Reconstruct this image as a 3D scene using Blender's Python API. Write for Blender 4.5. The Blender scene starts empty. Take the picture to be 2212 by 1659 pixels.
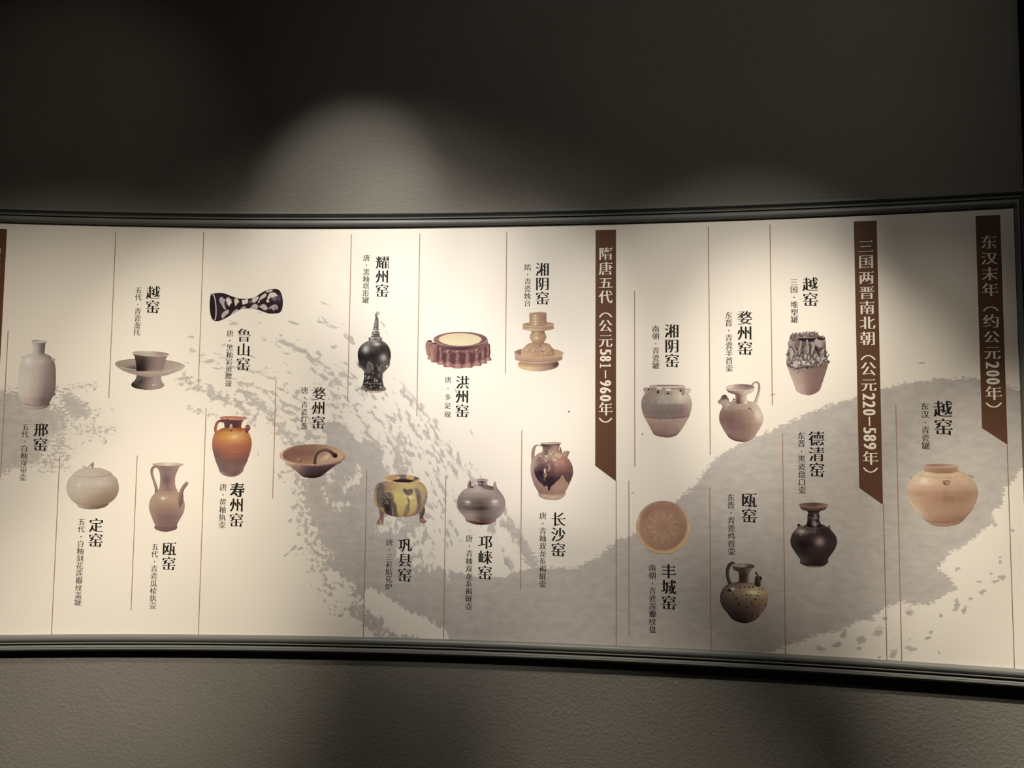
import bpy, math, random
import numpy as np
from mathutils import Vector, Matrix

C = bpy.context.scene.collection
SC = bpy.context.scene
W_PX, H_PX = 2212.0, 1659.0
F_PX = 1661.0
PITCH, ROLL = math.radians(3.7), math.radians(0.5)
CAM = np.array([0.0, 0.0, 1.55])

# ------------------------------------------------------------------ camera
cp, sp, cr, sr = math.cos(PITCH), math.sin(PITCH), math.cos(ROLL), math.sin(ROLL)
RIGHT = np.array([cr, -sp * sr, cp * sr])
UP = np.array([-sr, -sp * cr, cp * cr])
FWD = np.array([0.0, cp, sp])
cam_data = bpy.data.cameras.new('camera')
cam = bpy.data.objects.new('camera', cam_data)
C.objects.link(cam)
cam.matrix_world = Matrix(((RIGHT[0], UP[0], -FWD[0], CAM[0]), (RIGHT[1], UP[1], -FWD[1], CAM[1]),
                           (RIGHT[2], UP[2], -FWD[2], CAM[2]), (0, 0, 0, 1)))
cam_data.sensor_fit = 'HORIZONTAL'
cam_data.sensor_width = 36.0
cam_data.lens = 36.0 * F_PX / W_PX
cam_data.clip_start = 0.05
SC.camera = cam

# ------------------------------------------------------------------ world, exposure
world = bpy.data.worlds.new('world')
SC.world = world
world.use_nodes = True
world.node_tree.nodes['Background'].inputs[0].default_value = (1.0, 0.93, 0.82, 1)
world.node_tree.nodes['Background'].inputs[1].default_value = 0.0
SC.view_settings.view_transform = 'Standard'
SC.view_settings.look = 'None'
SC.view_settings.gamma = 1.0
SC.view_settings.use_curve_mapping = False
SC.view_settings.exposure = 0.0

# ------------------------------------------------------------------ wall curve (plan view), fitted from the photograph
SCALE = 1.2
CX = np.array([-1.266, -1.116, -.956, -.796, -.634, -.473, -.298, -.147, .024, .192, .345, .494, .639, .78, .866, .988, 1.103]) * SCALE
CY = np.array([1.867, 1.884, 1.887, 1.89, 1.888, 1.891, 1.883, 1.87, 1.852, 1.832, 1.814, 1.792, 1.767, 1.743, 1.723, 1.697, 1.667]) * SCALE
WCO = np.polyfit(CX, CY, 4)
XS = np.linspace(-1.52, 1.33, 400)
YS = np.polyval(WCO, XS)
sl0 = (YS[2] - YS[0]) / (XS[2] - XS[0])
sl1 = (YS[-1] - YS[-3]) / (XS[-1] - XS[-3])
XL = np.linspace(-4.6, -1.52, 60)[:-1]
XR = np.linspace(1.33, 4.4, 60)[1:]
XS = np.concatenate([XL, XS, XR])
YS = np.concatenate([YS[0] + sl0 * (XL + 1.52), YS, YS[-1] + sl1 * (XR - 1.33)])
US = np.concatenate([[0], np.cumsum(np.hypot(np.diff(XS), np.diff(YS)))])
US -= np.interp(0.0, XS, US)
AZ = np.arctan2(XS, YS)
NX = -np.gradient(YS, US)
NY = np.gradient(XS, US)
nl = np.hypot(NX, NY)
NX, NY = NX / nl, NY / nl      # normal pointing away from viewer; viewer side is -(NX,NY)


def wall_xyz(u, v, h=0.0):
    """u along the wall (m), v height (m), h distance in front of the wall face (m)"""
    u = np.asarray(u, float)
    x = np.interp(u, US, XS)
    y = np.interp(u, US, YS)
    nx = np.interp(u, US, NX)
    ny = np.interp(u, US, NY)
    h = np.asarray(h, float) - PANEL_H        # the fitted curve is the face of the board
    return np.stack(np.broadcast_arrays(x - nx * h, y - ny * h, np.asarray(v, float)), -1)


PANEL_H = 0.011                # face of the printed board in front of the wall


def uv(px, py):
    """pixel of the photograph -> (u, v) on the board"""
    px = np.asarray(px, float)
    py = np.asarray(py, float)
    x = (px - W_PX / 2) / F_PX
    y = -(py - H_PX / 2) / F_PX
    dx = FWD[0] + x * RIGHT[0] + y * UP[0]
    dy = FWD[1] + x * RIGHT[1] + y * UP[1]
    dz = FWD[2] + x * RIGHT[2] + y * UP[2]
    az = np.arctan2(dx, dy)
    u = np.interp(az, AZ, US)
    rho = np.hypot(np.interp(u, US, XS), np.interp(u, US, YS))
    return u, CAM[2] + rho * dz / np.hypot(dx, dy)


V_TOP, V_BOT = 1.55 + .5098 * SCALE, 1.55 + .5098 * SCALE - SCALE
U_RIGHT = float(uv(2192.5, 520)[0])
U_LEFT = float(uv(3, 700)[0]) - 0.62

# ------------------------------------------------------------------ lights
LAMP_COL = (1.0, 0.85, 0.66)


def spot(name, px, py, lamp_x, lamp_y, lamp_z, energy, size, blend, radius=0.02, col=LAMP_COL, ring=None):
    u, v = uv(px, py)
    t = wall_xyz(u, v)
    d = bpy.data.lights.new(name, 'SPOT')
    d.energy = energy
    d.spot_size = math.radians(size)
    d.spot_blend = blend
    d.shadow_soft_size = radius
    d.color = col
    o = bpy.data.objects.new(name, d)
    C.objects.link(o)
    o.location = (lamp_x, lamp_y, lamp_z)
    o.rotation_euler = (Vector(t.tolist()) - Vector(o.location)).to_track_quat('-Z', 'Y').to_euler()
    SPOTS.append(o)
    return o


SPOTS = []
#LIGHTS
# ceiling track: lamp x, y, z, the photograph pixel the beam is aimed at (on the wall), cone, strength
for lx, ly, lz, ax, ay, sz, st in [
    (1.2, 0.1, 3.3, 1350, 300, 72, 0.654),
    (-0.6, 0.8, 3.3, 900, 1740, 72, 2.016),
    (-0.3, 0.8, 3.3, 1800, 940, 22, 5.255),
    (-0.3, 0.1, 3.3, 0, 1260, 40, 6.915),
    (0.9, 0.8, 3.3, 2250, 1420, 22, 6.051),
    (0.3, 0.1, 3.3, 1050, 780, 22, 3.733),
    (-0.3, 0.8, 3.3, 750, 460, 22, 2.027),
    (1.5, 0.1, 3.3, 1500, 780, 22, 4.274),
    (-0.6, 0.8, 3.3, 1500, 2220, 22, 5.300),
    (-1.2, 0.1, 3.3, 900, 940, 22, 2.945),
    (0.0, 0.1, 3.3, 300, 1420, 22, 4.240),
    (-1.2, 0.8, 3.3, 150, 300, 40, 0.163),
    (1.2, 0.8, 3.3, 1950, 940, 22, 0.746),
    (0.0, 0.8, 3.3, 450, 780, 22, 2.125),
    (0.6, 0.8, 3.3, 1350, 1100, 22, 1.631),
    (-0.9, 0.8, 3.3, 900, 460, 22, 0.374),
    (-0.9, 0.8, 3.3, 900, 620, 22, 2.017),
    (0.9, 0.8, 3.3, 2550, 2220, 22, 7.825),
    (-0.6, 0.1, 3.3, 1050, 1100, 22, 1.926),
    (-0.6, 0.8, 3.3, 0, 1900, 22, 1.949),
]:
    k = min(1, math.hypot(ax - 1000, ay - 700) / 900)
    spot('spot_light', ax, ay, lx, ly, lz, 39.48 * st, sz, 1.0, col=(1.05 + .07 * k, 1.0, .94 - .13 * k))
#ENDLIGHTS

# ------------------------------------------------------------------ materials


def new_mat(name):
    m = bpy.data.materials.new(name)
    m.use_nodes = True
    nt = m.node_tree
    return m, nt, nt.nodes['Principled BSDF']


def simple_mat(name, col, rough=0.6, spec=0.3, metal=0.0):
    m, nt, b = new_mat(name)
    b.inputs['Base Color'].default_value = (*col, 1)
    b.inputs['Roughness'].default_value = rough
    b.inputs['Specular IOR Level'].default_value = spec
    b.inputs['Metallic'].default_value = metal
    return m


PAPER = np.array([0.805, 0.758, 0.70])
INK = np.array([0.430, 0.398, 0.390])


def mat_wall():
    m, nt, b = new_mat('grey_stucco')
    N = nt.nodes.new
    L = nt.links.new
    at = N('ShaderNodeAttribute')
    at.attribute_name = 'wuv'
    n1 = N('ShaderNodeTexNoise')
    n1.inputs['Scale'].default_value = 105
    n1.inputs['Detail'].default_value = 4
    n1.inputs['Roughness'].default_value = 0.6
    n2 = N('ShaderNodeTexNoise')
    n2.inputs['Scale'].default_value = 2.2
    n2.inputs['Detail'].default_value = 3
    v = N('ShaderNodeTexVoronoi')
    v.inputs['Scale'].default_value = 120
    v.feature = 'SMOOTH_F1'
    for n in (n1, n2, v):
        L(at.outputs['Vector'], n.inputs['Vector'])
    mx = N('ShaderNodeMath')
    mx.operation = 'MULTIPLY_ADD'
    L(v.outputs['Distance'], mx.inputs[0])
    mx.inputs[1].default_value = -0.35
    L(n1.outputs['Fac'], mx.inputs[2])
    bp = N('ShaderNodeBump')
    bp.inputs['Strength'].default_value = 0.55
    bp.inputs['Distance'].default_value = 0.004
    L(mx.outputs[0], bp.inputs['Height'])
    L(bp.outputs[0], b.inputs['Normal'])
    r = N('ShaderNodeValToRGB')
    r.color_ramp.elements[0].color = (0.160, 0.154, 0.139, 1)
    r.color_ramp.elements[0].position = 0.3
    r.color_ramp.elements[1].color = (0.190, 0.182, 0.164, 1)
    r.color_ramp.elements[1].position = 0.7
    L(n2.outputs['Fac'], r.inputs[0])
    L(r.outputs[0], b.inputs['Base Color'])
    b.inputs['Roughness'].default_value = 0.75
    b.inputs['Specular IOR Level'].default_value = 0.25
    return m


def mat_frame():
    m, nt, b = new_mat('grey_green_painted_moulding')
    N = nt.nodes.new
    L = nt.links.new
    at = N('ShaderNodeAttribute')
    at.attribute_name = 'wuv'
    mp = N('ShaderNodeMapping')
    mp.inputs['Scale'].default_value = (4, 40, 40)
    n1 = N('ShaderNodeTexNoise')
    n1.inputs['Scale'].default_value = 3
    n1.inputs['Detail'].default_value = 5
    L(at.outputs['Vector'], mp.inputs['Vector'])
    L(mp.outputs[0], n1.inputs['Vector'])
    r = N('ShaderNodeValToRGB')
    r.color_ramp.elements[0].color = (0.128, 0.134, 0.128, 1)
    r.color_ramp.elements[1].color = (0.172, 0.180, 0.171, 1)
    L(n1.outputs['Fac'], r.inputs[0])
    L(r.outputs[0], b.inputs['Base Color'])
    b.inputs['Roughness'].default_value = 0.42
    b.inputs['Specular IOR Level'].default_value = 0.4
    return m


def mat_print():
    m, nt, b = new_mat('printed_picture')
    at = nt.nodes.new('ShaderNodeAttribute')
    at.attribute_name = 'Col'
    nt.links.new(at.outputs['Color'], b.inputs['Base Color'])
    b.inputs['Roughness'].default_value = 0.6
    b.inputs['Specular IOR Level'].default_value = 0.12
    return m


def mat_sheet():
    """cream paper with the grey ink-wash landscape printed on it"""
    m, nt, b = new_mat('cream_print_with_ink_landscape')
    N = nt.nodes.new
    L = nt.links.new

    def attr(n):
        a = N('ShaderNodeAttribute')
        a.attribute_name = n
        return a
    d = attr('ink')
    wv = attr('wash')
    wf = attr('flow_weight')
    fl = attr('flow')
    pp = attr('sheet')

    def noise(src, scale, detail=3, rough=0.55):
        n = N('ShaderNodeTexNoise')
        n.inputs['Scale'].default_value = scale
        n.inputs['Detail'].default_value = detail
        n.inputs['Roughness'].default_value = rough
        L(src.outputs['Vector'], n.inputs['Vector'])
        return n

    def math_(op, a, c, e=None):
        k = N('ShaderNodeMath')
        k.operation = op
        for i, s in enumerate((a, c, e)):
            if s is None:
                continue
            if isinstance(s, (int, float)):
                k.inputs[i].default_value = s
            else:
                L(s, k.inputs[i])
        return k.outputs[0]
    na = noise(fl, 1.0, 3, 0.55)
    nb = noise(pp, 9.0, 4, 0.6)
    mixn = N('ShaderNodeMix')
    mixn.data_type = 'FLOAT'
    L(wf.outputs['Fac'], mixn.inputs[0])
    L(nb.outputs['Fac'], mixn.inputs[2])
    L(na.outputs['Fac'], mixn.inputs[3])
    s = math_('MULTIPLY_ADD', math_('SUBTRACT', mixn.outputs[0], 0.5), 1.9, d.outputs['Fac'])
    rmp = N('ShaderNodeMapRange')
    rmp.interpolation_type = 'SMOOTHSTEP'
    rmp.inputs['From Min'].default_value = 0.38
    rmp.inputs['From Max'].default_value = 0.66
    L(s, rmp.inputs['Value'])
    # mottled tone inside the ink
    nm = noise(pp, 3.2, 5, 0.62)
    tone = N('ShaderNodeMapRange')
    tone.inputs['From Min'].default_value = 0.3
    tone.inputs['From Max'].default_value = 0.7
    tone.inputs['To Min'].default_value = 1.0
    tone.inputs['To Max'].default_value = 0.70
    L(nm.outputs['Fac'], tone.inputs['Value'])
    inkf = math_('MULTIPLY', rmp.outputs[0], tone.outputs[0])
    nw = noise(pp, 6.0, 4, 0.6)
    washf = math_('MULTIPLY', wv.outputs['Fac'], math_('MULTIPLY_ADD', nw.outputs['Fac'], 1.2, 0.4))
    tot = math_('MAXIMUM', inkf, washf)
    mix = N('ShaderNodeMix')
    mix.data_type = 'RGBA'
    L(tot, mix.inputs[0])
    mix.inputs[6].default_value = (*PAPER, 1)
    mix.inputs[7].default_value = (*INK, 1)
    L(mix.outputs[2], b.inputs['Base Color'])
    b.inputs['Roughness'].default_value = 0.55
    b.inputs['Specular IOR Level'].default_value = 0.15
    return m


M_WALL = mat_wall()
M_FRAME = mat_frame()
M_PRINT = mat_print()
M_SHEET = mat_sheet()
M_BLACK = simple_mat('black_ink', (0.014, 0.011, 0.010), 0.55, 0.15)
M_SOFTBLACK = simple_mat('soft_black_ink', (0.024, 0.020, 0.018), 0.55, 0.15)
M_BANNER = simple_mat('chestnut_brown_print', (0.112, 0.053, 0.032), 0.55, 0.15)
M_CREAM = simple_mat('cream_lettering', (0.80, 0.745, 0.655), 0.55, 0.15)
M_RULE = simple_mat('copper_brown_rule', (0.36, 0.235, 0.165), 0.55, 0.2)
M_RULE2 = simple_mat('dark_brown_rule', (0.24, 0.16, 0.10), 0.55, 0.2)
M_SPECK = simple_mat('dust_speck', (0.03, 0.025, 0.02), 0.8, 0.1)
M_FLOOR = simple_mat('dark_floor', (0.06, 0.055, 0.05), 0.5, 0.3)
M_CEIL = simple_mat('dark_ceiling', (0.02, 0.02, 0.02), 0.8, 0.1)
M_LAMP = simple_mat('black_lamp_housing', (0.02, 0.02, 0.02), 0.4, 0.5)

# ------------------------------------------------------------------ mesh helpers


def link(name, me, mat, parent=None):
    o = bpy.data.objects.new(name, me)
    if mat is not None:
        me.materials.append(mat)
    C.objects.link(o)
    if parent is not None:
        o.parent = parent
    return o


def mesh_np(name, verts, faces):
    """verts (n,3); faces (m,k) array, constant k"""
    me = bpy.data.meshes.new(name)
    faces = np.asarray(faces, dtype=np.int32)
    n, k = faces.shape
    me.vertices.add(len(verts))
    me.vertices.foreach_set('co', np.asarray(verts, dtype=np.float32).ravel())
    me.loops.add(n * k)
    me.loops.foreach_set('vertex_index', faces.ravel())
    me.polygons.add(n)
    me.polygons.foreach_set('loop_start', np.arange(0, n * k, k, dtype=np.int32))
    me.polygons.foreach_set('loop_total', np.full(n, k, dtype=np.int32))
    me.update(calc_edges=True)
    return me


def add_attr(me, name, kind, data):
    a = me.attributes.new(name, kind, 'POINT')
    key = {'FLOAT': 'value', 'FLOAT_VECTOR': 'vector', 'FLOAT_COLOR': 'color'}[kind]
    a.data.foreach_set(key, np.asarray(data, dtype=np.float32).ravel())


def grid_faces(nu, nv):
    i, j = np.meshgrid(np.arange(nu - 1), np.arange(nv - 1), indexing='ij')
    a = (i * nv + j).ravel()
    return np.stack([a, a + nv, a + nv + 1, a + 1], 1)


def smooth_by(me):
    me.polygons.foreach_set('use_smooth', np.ones(len(me.polygons), dtype=bool))


# ------------------------------------------------------------------ the room: curved wall, floor, ceiling
FLOOR_Z, CEIL_Z = 0.0, 3.45


def struct(o):
    o['kind'] = 'structure'
    return o


U_WALL_END = float(uv(2202, 40)[0])
uu = np.linspace(US[0] + .01, U_WALL_END, 260)
zz = np.linspace(FLOOR_Z, CEIL_Z, 40)
nz = len(zz)
front = wall_xyz(uu[:, None], zz[None, :], 0.0).reshape(-1, 3)
backf = wall_xyz(uu[:, None], zz[None, :], -0.12).reshape(-1, 3)
nu = len(uu)
vv = np.concatenate([front, backf])
f1 = grid_faces(nu, nz)[:, ::-1]
f2 = f1[:, ::-1] + nu * nz
ends = []
for j in range(nz - 1):
    for i in (0, nu - 1):
        q = (i * nz + j, i * nz + j + 1, i * nz + j + 1 + nu * nz, i * nz + j + nu * nz)
        ends.append(q if i else q[::-1])
me = mesh_np('wall_back', vv, np.concatenate([f1, f2, np.array(ends)]))
w3 = np.stack([np.repeat(uu, nz), np.tile(zz, nu), np.zeros(nu * nz)], 1)
add_attr(me, 'wuv', 'FLOAT_VECTOR', np.concatenate([w3, w3 + [0, 0, 1]]))
struct(link('wall_back', me, M_WALL))


def slab(name, x0, x1, y0, y1, z0, z1, mat):
    v = [(x, y, z) for x in (x0, x1) for y in (y0, y1) for z in (z0, z1)]
    f = [(0, 1, 3, 2), (4, 6, 7, 5), (0, 4, 5, 1), (2, 3, 7, 6), (0, 2, 6, 4), (1, 5, 7, 3)]
    return struct(link(name, mesh_np(name, v, f), mat))


slab('floor', -4.6, 4.4, -2.6, 4.6, FLOOR_Z - 0.1, FLOOR_Z, M_FLOOR)
slab('ceiling', -4.6, 4.4, -2.6, 4.6, CEIL_Z, CEIL_Z + 0.1, M_CEIL)
slab('wall_far', -4.6, 4.4, 4.5, 4.6, FLOOR_Z, CEIL_Z, M_CEIL)

# ------------------------------------------------------------------ the display panel: root
root = bpy.data.objects.new('display_panel', None)
C.objects.link(root)
root.location = (0, 0, 0)
root['label'] = 'long framed museum timeline board printed with pottery pictures on the curved grey wall'
root['category'] = 'display board'


def part(name, me, mat, parent=None, label=None):
    o = link(name, me, mat, parent or root)
    if label:
        o['label'] = label
    return o


# ---- moulding: profile (distance outward from the board edge in mm, height over the wall in mm)
PROF = [(0, 6), (0, 18), (1.2, 21), (3.5, 23.5), (7, 25), (11, 25.3), (14.5, 24.2), (17.5, 21.5), (19.2, 18.5), (19.6, 17.5),
        (20.4, 17.5), (20.6, 24.5), (21.0, 25.2), (22.6, 25.2), (23.0, 24.5), (23.2, 18.2), (24.0, 17.6), (26.5, 18.2), (29.0, 20.2),
        (31.2, 23.2), (32.6, 26.2), (32.9, 26.2), (33.0, 22.5), (34.0, 22.5), (34.1, 27.0), (35.0, 28.3), (37.5, 28.6),
        (40.5, 27.0), (43.0, 23.5), (44.6, 19.0), (45.2, 12), (45.2, 0)]
PROF = np.array(PROF) / 1000.0


def moulding(name, side, label=None):
    us = np.linspace(U_LEFT, U_RIGHT, 240)
    n = len(PROF)
    o_, h_ = PROF[:, 0], PROF[:, 1]
    if side in ('top', 'bottom'):
        # mitred ends
        L = (U_LEFT - o_)[None, :]
        R = (U_RIGHT + o_ * .6)[None, :]          # the end piece is narrower
        t = np.linspace(0, 1, 240)[:, None]
        U = L + (R - L) * t
        V = np.broadcast_to((V_TOP + o_ if side == 'top' else V_BOT - o_)[None, :], U.shape)
    else:
        t = np.linspace(0, 1, 12)[:, None]
        V0 = (V_BOT - o_)[None, :]
        V1 = (V_TOP + o_)[None, :]
        V = V0 + (V1 - V0) * t
        U = np.broadcast_to((U_RIGHT + o_ * .6 if side == 'right' else U_LEFT - o_)[None, :], V.shape)
    P = wall_xyz(U, V, np.broadcast_to(h_[None, :], U.shape))
    # flat-shaded edges come from duplicated ring points being sharp anyway
    f = grid_faces(P.shape[0], n)
    if side in ('bottom', 'right'):
        f = f[:, ::-1]
    me = mesh_np(name, P.reshape(-1, 3), f)
    add_attr(me, 'wuv', 'FLOAT_VECTOR', np.stack([U, V, np.broadcast_to(o_[None, :], U.shape)], -1))
    smooth_by(me)
    me.set_sharp_from_angle(angle=math.radians(32))
    return part(name, me, M_FRAME, None, label)


moulding('top_moulding', 'top')
moulding('bottom_moulding', 'bottom')
moulding('right_moulding', 'right')
moulding('left_moulding', 'left')

# ------------------------------------------------------------------ the printed sheet with its ink landscape
STEP = 4.0
x0e, x1e = -560.0, 2236.0
sx = np.arange(x0e, x1e, STEP)
sy = np.arange(436, 1466, STEP)


def seg_sd(PX, PY, poly):
    """signed distance (positive inside) to a polygon"""
    P = np.array(poly, float)
    Q = np.roll(P, -1, 0)
    dmin = np.full(PX.shape, 1e9)
    inside = np.zeros(PX.shape, bool)
    for (ax, ay), (bx, by) in zip(P, Q):
        ex, ey = bx - ax, by - ay
        l2 = ex * ex + ey * ey + 1e-9
        t = np.clip(((PX - ax) * ex + (PY - ay) * ey) / l2, 0, 1)
        dd = (PX - ax - t * ex) ** 2 + (PY - ay - t * ey) ** 2
        dmin = np.minimum(dmin, dd)
        c = (ay > PY) != (by > PY)
        with np.errstate(divide='ignore', invalid='ignore'):
            xi = ax + (PY - ay) * ex / (ey if abs(ey) > 1e-9 else 1e-9)
        inside ^= c & (PX < xi)
    return np.where(inside, 1, -1) * np.sqrt(dmin)


GX, GY = np.meshgrid(sx, sy, indexing='ij')
ink = np.zeros(GX.shape)
wash = np.zeros(GX.shape)


def soft(poly, lvl=1.0, width=26.0, bias=0.0):
    d = seg_sd(GX, GY, poly)
    return lvl * np.clip(0.5 + (d + bias) / width, 0, 1)


def blob(cx, cy, rx, ry, ang=0, lvl=0.8):
    a = math.radians(ang)
    X = (GX - cx) * math.cos(a) + (GY - cy) * math.sin(a)
    Y = -(GX - cx) * math.sin(a) + (GY - cy) * math.cos(a)
    return lvl * np.exp(-0.5 * ((X / rx) ** 2 + (Y / ry) ** 2))


def stroke(pts, w, lvl):
    """soft dry-brush band along a polyline; w half width (px)"""
    best = np.zeros(GX.shape)
    P = np.array(pts, float)
    for (ax, ay, *ra), (bx, by, *rb) in zip(P[:-1], P[1:]):
        ex, ey = bx - ax, by - ay
        t = np.clip(((GX - ax) * ex + (GY - ay) * ey) / (ex * ex + ey * ey), 0, 1)
        d = np.hypot(GX - ax - t * ex, GY - ay - t * ey)
        best = np.maximum(best, np.exp(-0.5 * (d / w) ** 2))
    return lvl * best


# right-hand mountain
RM = [(1240, 1226), (1270, 1214), (1300, 1196), (1330, 1166), (1372, 1152), (1412, 1120), (1460, 1082), (1500, 1048), (1520, 1022),
      (1545, 990), (1580, 968), (1612, 950), (1645, 940), (1682, 922), (1720, 904), (1750, 892), (1790, 876), (1840, 860),
      (1905, 838), (1960, 827), (2030, 818), (2105, 815), (2170, 828), (2200, 842), (2260, 850), (2260, 1000), (2205, 1012),
      (2188, 1040), (2168, 1058), (2166, 1092), (2142, 1106), (2150, 1130), (2118, 1148), (2090, 1176), (2052, 1194),
      (2036, 1214), (2024, 1228), (2052, 1248), (2067, 1272), (2030, 1290), (2005, 1308), (1975, 1306), (1950, 1300),
      (1905, 1316), (1880, 1338), (1850, 1342), (1820, 1362), (1768, 1370), (1738, 1384), (1700, 1394), (1672, 1408),
      (1640, 1414), (1600, 1470), (960, 1470), (955, 1378), (975, 1225), (1030, 1246), (1090, 1240), (1160, 1224)]
ink = np.maximum(ink, soft(RM, 1.0, 20))
# wash above the left end of the mountain and the valley
wash = np.maximum(wash, soft([(1085, 1128), (1130, 1120), (1200, 1140), (1290, 1172), (1330, 1172), (1300, 1200), (1240, 1226), (1150, 1226)], .26, 60))
wash = np.maximum(wash, soft([(560, 680), (900, 760), (1010, 1000), (1090, 1240), (700, 1240), (560, 1000), (430, 720)], .14, 160))
wash = np.maximum(wash, soft([(-80, 860), (160, 860), (240, 930), (150, 1000), (90, 1110), (-80, 1160)], .20, 90))
# central falling mass
CM = [(676, 905), (720, 900), (765, 930), (800, 905), (856, 900), (885, 925), (905, 960), (915, 1000), (895, 1030), (908, 1080),
      (930, 1110), (905, 1150), (880, 1168), (860, 1200), (905, 1190), (935, 1186), (952, 1206), (970, 1226), (1000, 1262),
      (1010, 1385), (960, 1378), (905, 1346), (860, 1322), (800, 1288), (776, 1300), (740, 1294), (716, 1264), (700, 1238),
      (690, 1200), (676, 1180), (684, 1150), (664, 1118), (650, 1090), (652, 1040), (668, 1010), (690, 985), (700, 950)]
ink = np.maximum(ink, soft(CM, .93, 42))
ink = np.maximum(ink, soft([(700, 1260), (745, 1290), (790, 1300), (830, 1330), (870, 1352), (920, 1378), (890, 1390), (830, 1388), (780, 1350), (735, 1318)], .80, 36))
# broken texture inside and around it
for s in [
    ([(640, 880), (690, 960), (700, 1000)], 14, .52), ([(660, 760), (705, 820), (730, 880), (745, 930)], 16, .50),
    ([(600, 735), (660, 762), (700, 790), (735, 830)], 9, .62), ([(560, 730), (600, 740), (640, 755)], 6, .5),
    ([(690, 690), (735, 710), (765, 742)], 6, .58), ([(430, 738), (480, 745), (540, 760)], 5, .42),
    ([(480, 690), (515, 700)], 4, .6), ([(395, 820), (460, 850), (510, 868), (545, 905)], 14, .62),
    ([(410, 760), (470, 790), (520, 820), (580, 850)], 9, .45), ([(470, 770), (540, 800), (590, 808)], 9, .47),
    ([(520, 840), (570, 880), (610, 930), (640, 960), (665, 985)], 15, .66), ([(560, 800), (600, 830), (640, 860)], 10, .50),
    ([(600, 870), (640, 900), (670, 940)], 14, .60), ([(408, 880), (440, 890), (465, 900)], 6, .62),
    ([(750, 880), (800, 900), (860, 905)], 22, .50), ([(740, 800), (770, 830), (800, 860)], 16, .52),
    ([(700, 830), (760, 870)], 18, .46), ([(860, 830), (900, 880), (950, 950), (1000, 1010), (1020, 1040)], 15, .52),
    ([(870, 900), (930, 960), (985, 1010)], 16, .56), ([(900, 940), (940, 1040), (960, 1100)], 26, .48),
    ([(930, 1100), (965, 1140), (975, 1180)], 20, .44), ([(1062, 1140), (1082, 1190), (1100, 1225)], 9, .78),
    ([(1096, 1130), (1120, 1160), (1150, 1215)], 13, .80), ([(1086, 1100), (1100, 1130)], 10, .55),
    ([(880, 1190), (905, 1170), (925, 1160)], 8, .62), ([(640, 1010), (650, 1080), (655, 1120)], 12, .50),
    ([(655, 1120), (672, 1170), (690, 1220), (712, 1270)], 13, .55), ([(640, 1014), (604, 1022), (613, 1040)], 4, .62),
    ([(594, 1020), (614, 1040)], 4, .6), ([(560, 985), (548, 960)], 4, .4), ([(800, 1080), (830, 1160), (870, 1165)], 14, .6),
]:
    ink = np.maximum(ink, stroke(*s))
# paper holes broken through the masses (lowered density)
for s in [([(800, 880), (830, 960), (850, 1040)], 9, .42), ([(780, 950), (800, 940)], 10, .4), ([(710, 1000), (716, 1040)], 7, .5),
          ([(745, 1060), (760, 1040)], 9, .5), ([(735, 1090), (750, 1090)], 7, .45), ([(850, 940), (840, 1010)], 9, .4),
          ([(880, 960), (890, 1060)], 14, .42), ([(838, 1110), (846, 1140), (820, 1140)], 12, .45), ([(720, 1240), (755, 1268)], 10, .55),
          ([(800, 1282), (850, 1314), (868, 1336)], 9, .75), ([(880, 1340), (920, 1356), (960, 1378)], 11, .85),
          ([(806, 1306), (812, 1316)], 9, .7), ([(735, 1284), (748, 1300)], 9, .55), ([(845, 1352), (868, 1362)], 9, .7),
          ([(700, 900), (680, 880)], 9, .4), ([(905, 1215), (1040, 1210), (1080, 1180)], 14, .5), ([(1030, 1228), (1088, 1240)], 7, .6),
          ([(760, 905), (775, 935)], 8, .4), ([(815, 925), (870, 925)], 10, .35), ([(700, 1060), (725, 1100)], 8, .35), ([(770, 1010), (775, 1040)], 8, .4),
          ([(905, 1000), (915, 1050), (900, 1090)], 9, .45), ([(860, 1060), (870, 1130)], 10, .35), ([(690, 1180), (720, 1200)], 6, .4)]:
    ink = ink - stroke(*s)
# left cluster
ink = np.maximum(ink, soft([(-240, 900), (-60, 845), (20, 838), (50, 846), (90, 868), (150, 880), (146, 930), (120, 945), (100, 985), (90, 1005), (40, 1015), (0, 1030), (-80, 1080), (-240, 1100)], .88, 44))
ink = np.maximum(ink, soft([(125, 840), (160, 850), (200, 886), (192, 905), (150, 905), (135, 880)], .85, 24))
for s in [([(110, 870), (150, 838), (205, 832)], 9, .48), ([(120, 900), (130, 960), (105, 1000)], 22, .60), ([(150, 900), (175, 930), (240, 930)], 14, .50),
          ([(150, 985), (130, 1005), (90, 1012)], 10, .5), ([(215, 925), (225, 955)], 7, .55), ([(0, 1045), (60, 1020), (150, 1012)], 9, .45),
          ([(145, 985), (152, 995)], 6, .6)]:
    ink = np.maximum(ink, stroke(*s))
ink = ink - stroke([(-10, 1060), (30, 1040), (60, 1022)], 8, .3)
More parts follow.
